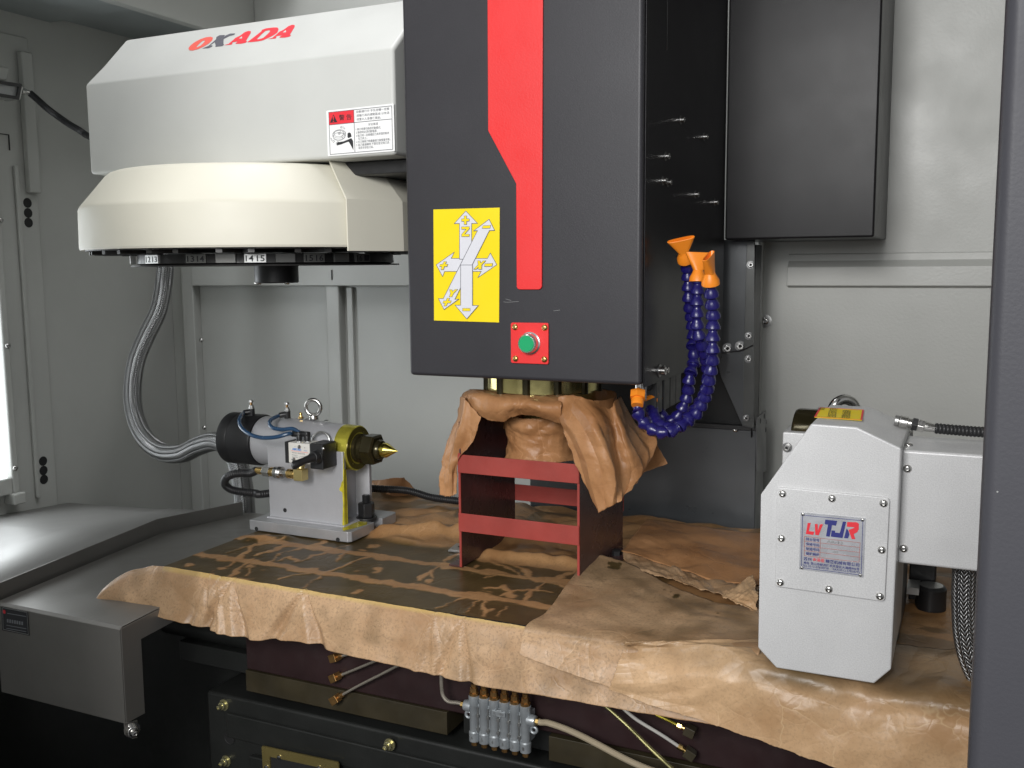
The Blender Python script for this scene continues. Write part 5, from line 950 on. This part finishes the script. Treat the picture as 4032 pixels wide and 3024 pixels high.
# =================================================================== LUBRICATION
oy = lambda x, y, v: at('O', x, y, 'y', v)
lb = thing('lubrication_manifold', 'grey six outlet lubrication block with brass nuts under the paper edge', 'lubrication block', oy(570, 500, 1.24))
xa = oy(385, 480, 1.24).x; xb_ = oy(742, 560, 1.24).x; zt_ = oy(385, 330, 1.24).z; zb_ = oy(385, 600, 1.24).z
b = B(); b.box(xa - .006, xb_ + .006, 1.238, 1.262, zb_ + .004, zt_ - .012); part('back_web', b, ZINC, lb, bevel=.001)
for i in range(6):
    x = xa + (xb_ - xa) * i / 5; o_ = V3((x, 1.240, 0))
    b = B(); b.lathe([(zb_ - .010, .0082), (zb_ + .004, .0085), (zb_ + .006, .0070), (zt_ - .018, .0070), (zt_ - .016, .0082), (zt_ - .001, .0084), (zt_, .0070)], o_, (0, 0, 1), 20); part('outlet_barrel', b, ZINC, lb)
    b = B(); b.lathe([(zt_, .0072), (zt_ + .004, .0075), (zt_ + .0042, .0058)], o_, (0, 0, 1), 18); b.lathe([(zt_ + .0044, .0058), (zt_ + .012, .0058), (zt_ + .0125, .0042), (zt_ + .018, .0042)], o_, (0, 0, 1), 6); part('brass_nut', b, COPP, lb)
    b = B(); b.lathe([(zb_ - .0175, .0048), (zb_ - .0102, .0048)], o_, (0, 0, 1), 6); part('plug', b, COPP, lb)
    text('number', str(6 - i if i < 5 else 1), V3((x - .0016, 1.2314, zb_ - .005)), V3((.003, 0, 0)), V3((0, 0, .005)), STEELD, lb, bold=.01)
    if i < 5:
        xm = x + (xb_ - xa) / 10; b = B(); b.box(xm - .0022, xm + .0022, 1.2335, 1.2375, zb_ + .010, zb_ + .014); b.box(xm - .0022, xm + .0022, 1.2335, 1.2375, zb_ + .030, zb_ + .034); b.box(xm - .0008, xm + .0008, 1.2345, 1.2379, zb_ + .006, zt_ - .016); part('web_rib', b, STEELD, lb)
for x_, s in ((xa, -1), (xb_, 1)):
    zc = oy(325, 400, 1.24).z if s < 0 else oy(800, 510, 1.24).z
    b = B(); b.lathe([(.004, .0085), (.011, .0088), (.016, .0078), (.017, .005)], (x_, 1.24, zc), (s, 0, 0), 22); part('side_port', b, ZINC, lb); b = B(); b.lathe([(.0172, .0052), (.0215, .0052)], (x_, 1.24, zc), (s, 0, 0), 6); part('union_nut', b, BRASS, lb)
    b = B(); torus(b, (x_ + s * .0115, 1.244, zc - .016), (0, -1, 0), .0048, .0022, 18, 8); part('lug', b, ZINC, lb)
    if s < 0: pL = V3((x_ - .021, 1.24, zc))
    else: pR = V3((x_ + .021, 1.24, zc))
c = oy(555, 460, 1.232); b = B(); b.lathe([(0, .0065), (.0012, .006)], (c.x, 1.2325, c.z), (0, -1, 0), 6); b.box(c.x - .0105, c.x + .0105, 1.2312, 1.234, c.z - .0036, c.z + .0036); lgo = part('logo_pad', b, ZINC, lb, bevel=.0012)
text('print', 'B-180', V3((c.x - .008, 1.2309, c.z - .002)), V3((.016, 0, 0)), V3((0, 0, .004)), STEELD, lb)
G_ = 'lubrication pipes under the table'
tubeobj('lube_pipe', [pL, pL + V3((-.006, 0, .001)), oy(205, 375, 1.24), oy(168, 335, 1.24), oy(158, 280, 1.24), oy(155, 205, 1.24), oy(155, 120, 1.24)], .0030, PIPE, 'bent grey pipe rising from the left side of the lubrication block', 'pipe', group=G_)
tubeobj('lube_hose', [pR, pR + V3((.005, 0, 0)), oy(900, 525, 1.238), oy(1010, 562, 1.234), oy(1130, 615, 1.23), oy(1260, 682, 1.228), oy(1390, 752, 1.225), oy(1520, 815, 1.22), oy(1640, 862, 1.21), oy(1800, 905, 1.2)], .0046, NYLON, 'translucent tan nylon hose sweeping right from the lubrication block', 'hose')
def pipe(pts, label, blk, m_=PIPE, r=.0022, dark=False):
    o = thing('lubrication_pipe', label, 'pipe', pts[-1], G_); b = B(); b.tube(catmull(pts, 8), r, 10); part('tube', b, m_, o)
    d = (pts[-1] - pts[-2]).normalized(); q = pts[-1]; b = B(); b.lathe([(-.006, .0042), (.0, .0042)], q, d, 6); b.lathe([(0, .0034), (.005, .0034)], q, d, 12); part('union_nut', b, BRASS if dark else COPP, o)
    x, y, d = frame(d); b = B(); c = q + d * .0125; hx_ = .0085
    P = [c + d * (s * .0075) + y * (u * .0065) for s, u in ((-1, -1), (1, -1), (1, 1), (-1, 1))]; n = (P[1] - P[0]).cross(P[3] - P[0]).normalized(); b.slab([p - n * .007 for p in P], n * .014); part('fitting_block', b, WAY if dark else COPP, o, bevel=.0008)
ny_ = lambda x, y, v: at('N', x, y, 'y', v)
pipe([ny_(1190, 330, 1.245), ny_(1120, 358, 1.25), ny_(1020, 400, 1.255), ny_(935, 434, 1.258), ny_(915, 442, 1.259)], 'middle short pipe ending in a brass block left of manifold', 1)
pipe([ny_(1330, 365, 1.245), ny_(1280, 388, 1.248), ny_(1180, 440, 1.252), ny_(1070, 495, 1.255), ny_(960, 555, 1.256), ny_(920, 580, 1.256)], 'lowest long pipe ending in a brass block left of manifold', 1)
pipe([ny_(1060, 280, 1.25), ny_(1000, 292, 1.253), ny_(950, 306, 1.256), ny_(915, 314, 1.258)], 'brass block and pipe stub half hidden by the paper edge', 1)
pipe([oy(1400, 400, 1.235), oy(1440, 440, 1.235), oy(1500, 490, 1.237), oy(1560, 530, 1.24), oy(1700, 615, 1.245), oy(1830, 702, 1.25)], 'bright bent pipe running down right to a dark block', 1, mat('bright_pipe', (.62, .60, .56), .32, .35), .0024, True)
pipe([oy(1650, 465, 1.25), oy(1720, 498, 1.25), oy(1780, 528, 1.25), oy(1828, 552, 1.25)], 'short yellow pipe stub with dark block by the paper edge', 1, PIPEY, .0022, True)
tubeobj('lubrication_pipe', [oy(1270, 385, 1.235), oy(1320, 425, 1.235), oy(1400, 495, 1.233), oy(1480, 570, 1.23), oy(1600, 690, 1.226), oy(1700, 785, 1.222), oy(1770, 850, 1.22), oy(1860, 930, 1.215)], .0027, mat('part_oiled_pipe', (.52, .48, .22), .22, .85, var=.35, vs=9), 'long yellow oiled pipe crossing down past the nylon hose', 'pipe', group=G_)

# =================================================================== DOOR PILLAR IN FRONT
pl_ = thing('door_pillar', 'dark grey door pillar close by at the right edge', 'pillar', (.1, .62, -1.39))
b = B(); b.box(.0098, .42, .600, .64, -1.39, .9); part('pillar_face', b, PILP, pl_, bevel=.0075, seg=4)
b = B(); b.lathe([(0, .0005), (.0001, .0005)], at('E', 1152, 548, 'y', .5998), (0, -1, 0), 10); part('paint_chip', b, STEELD, pl_)
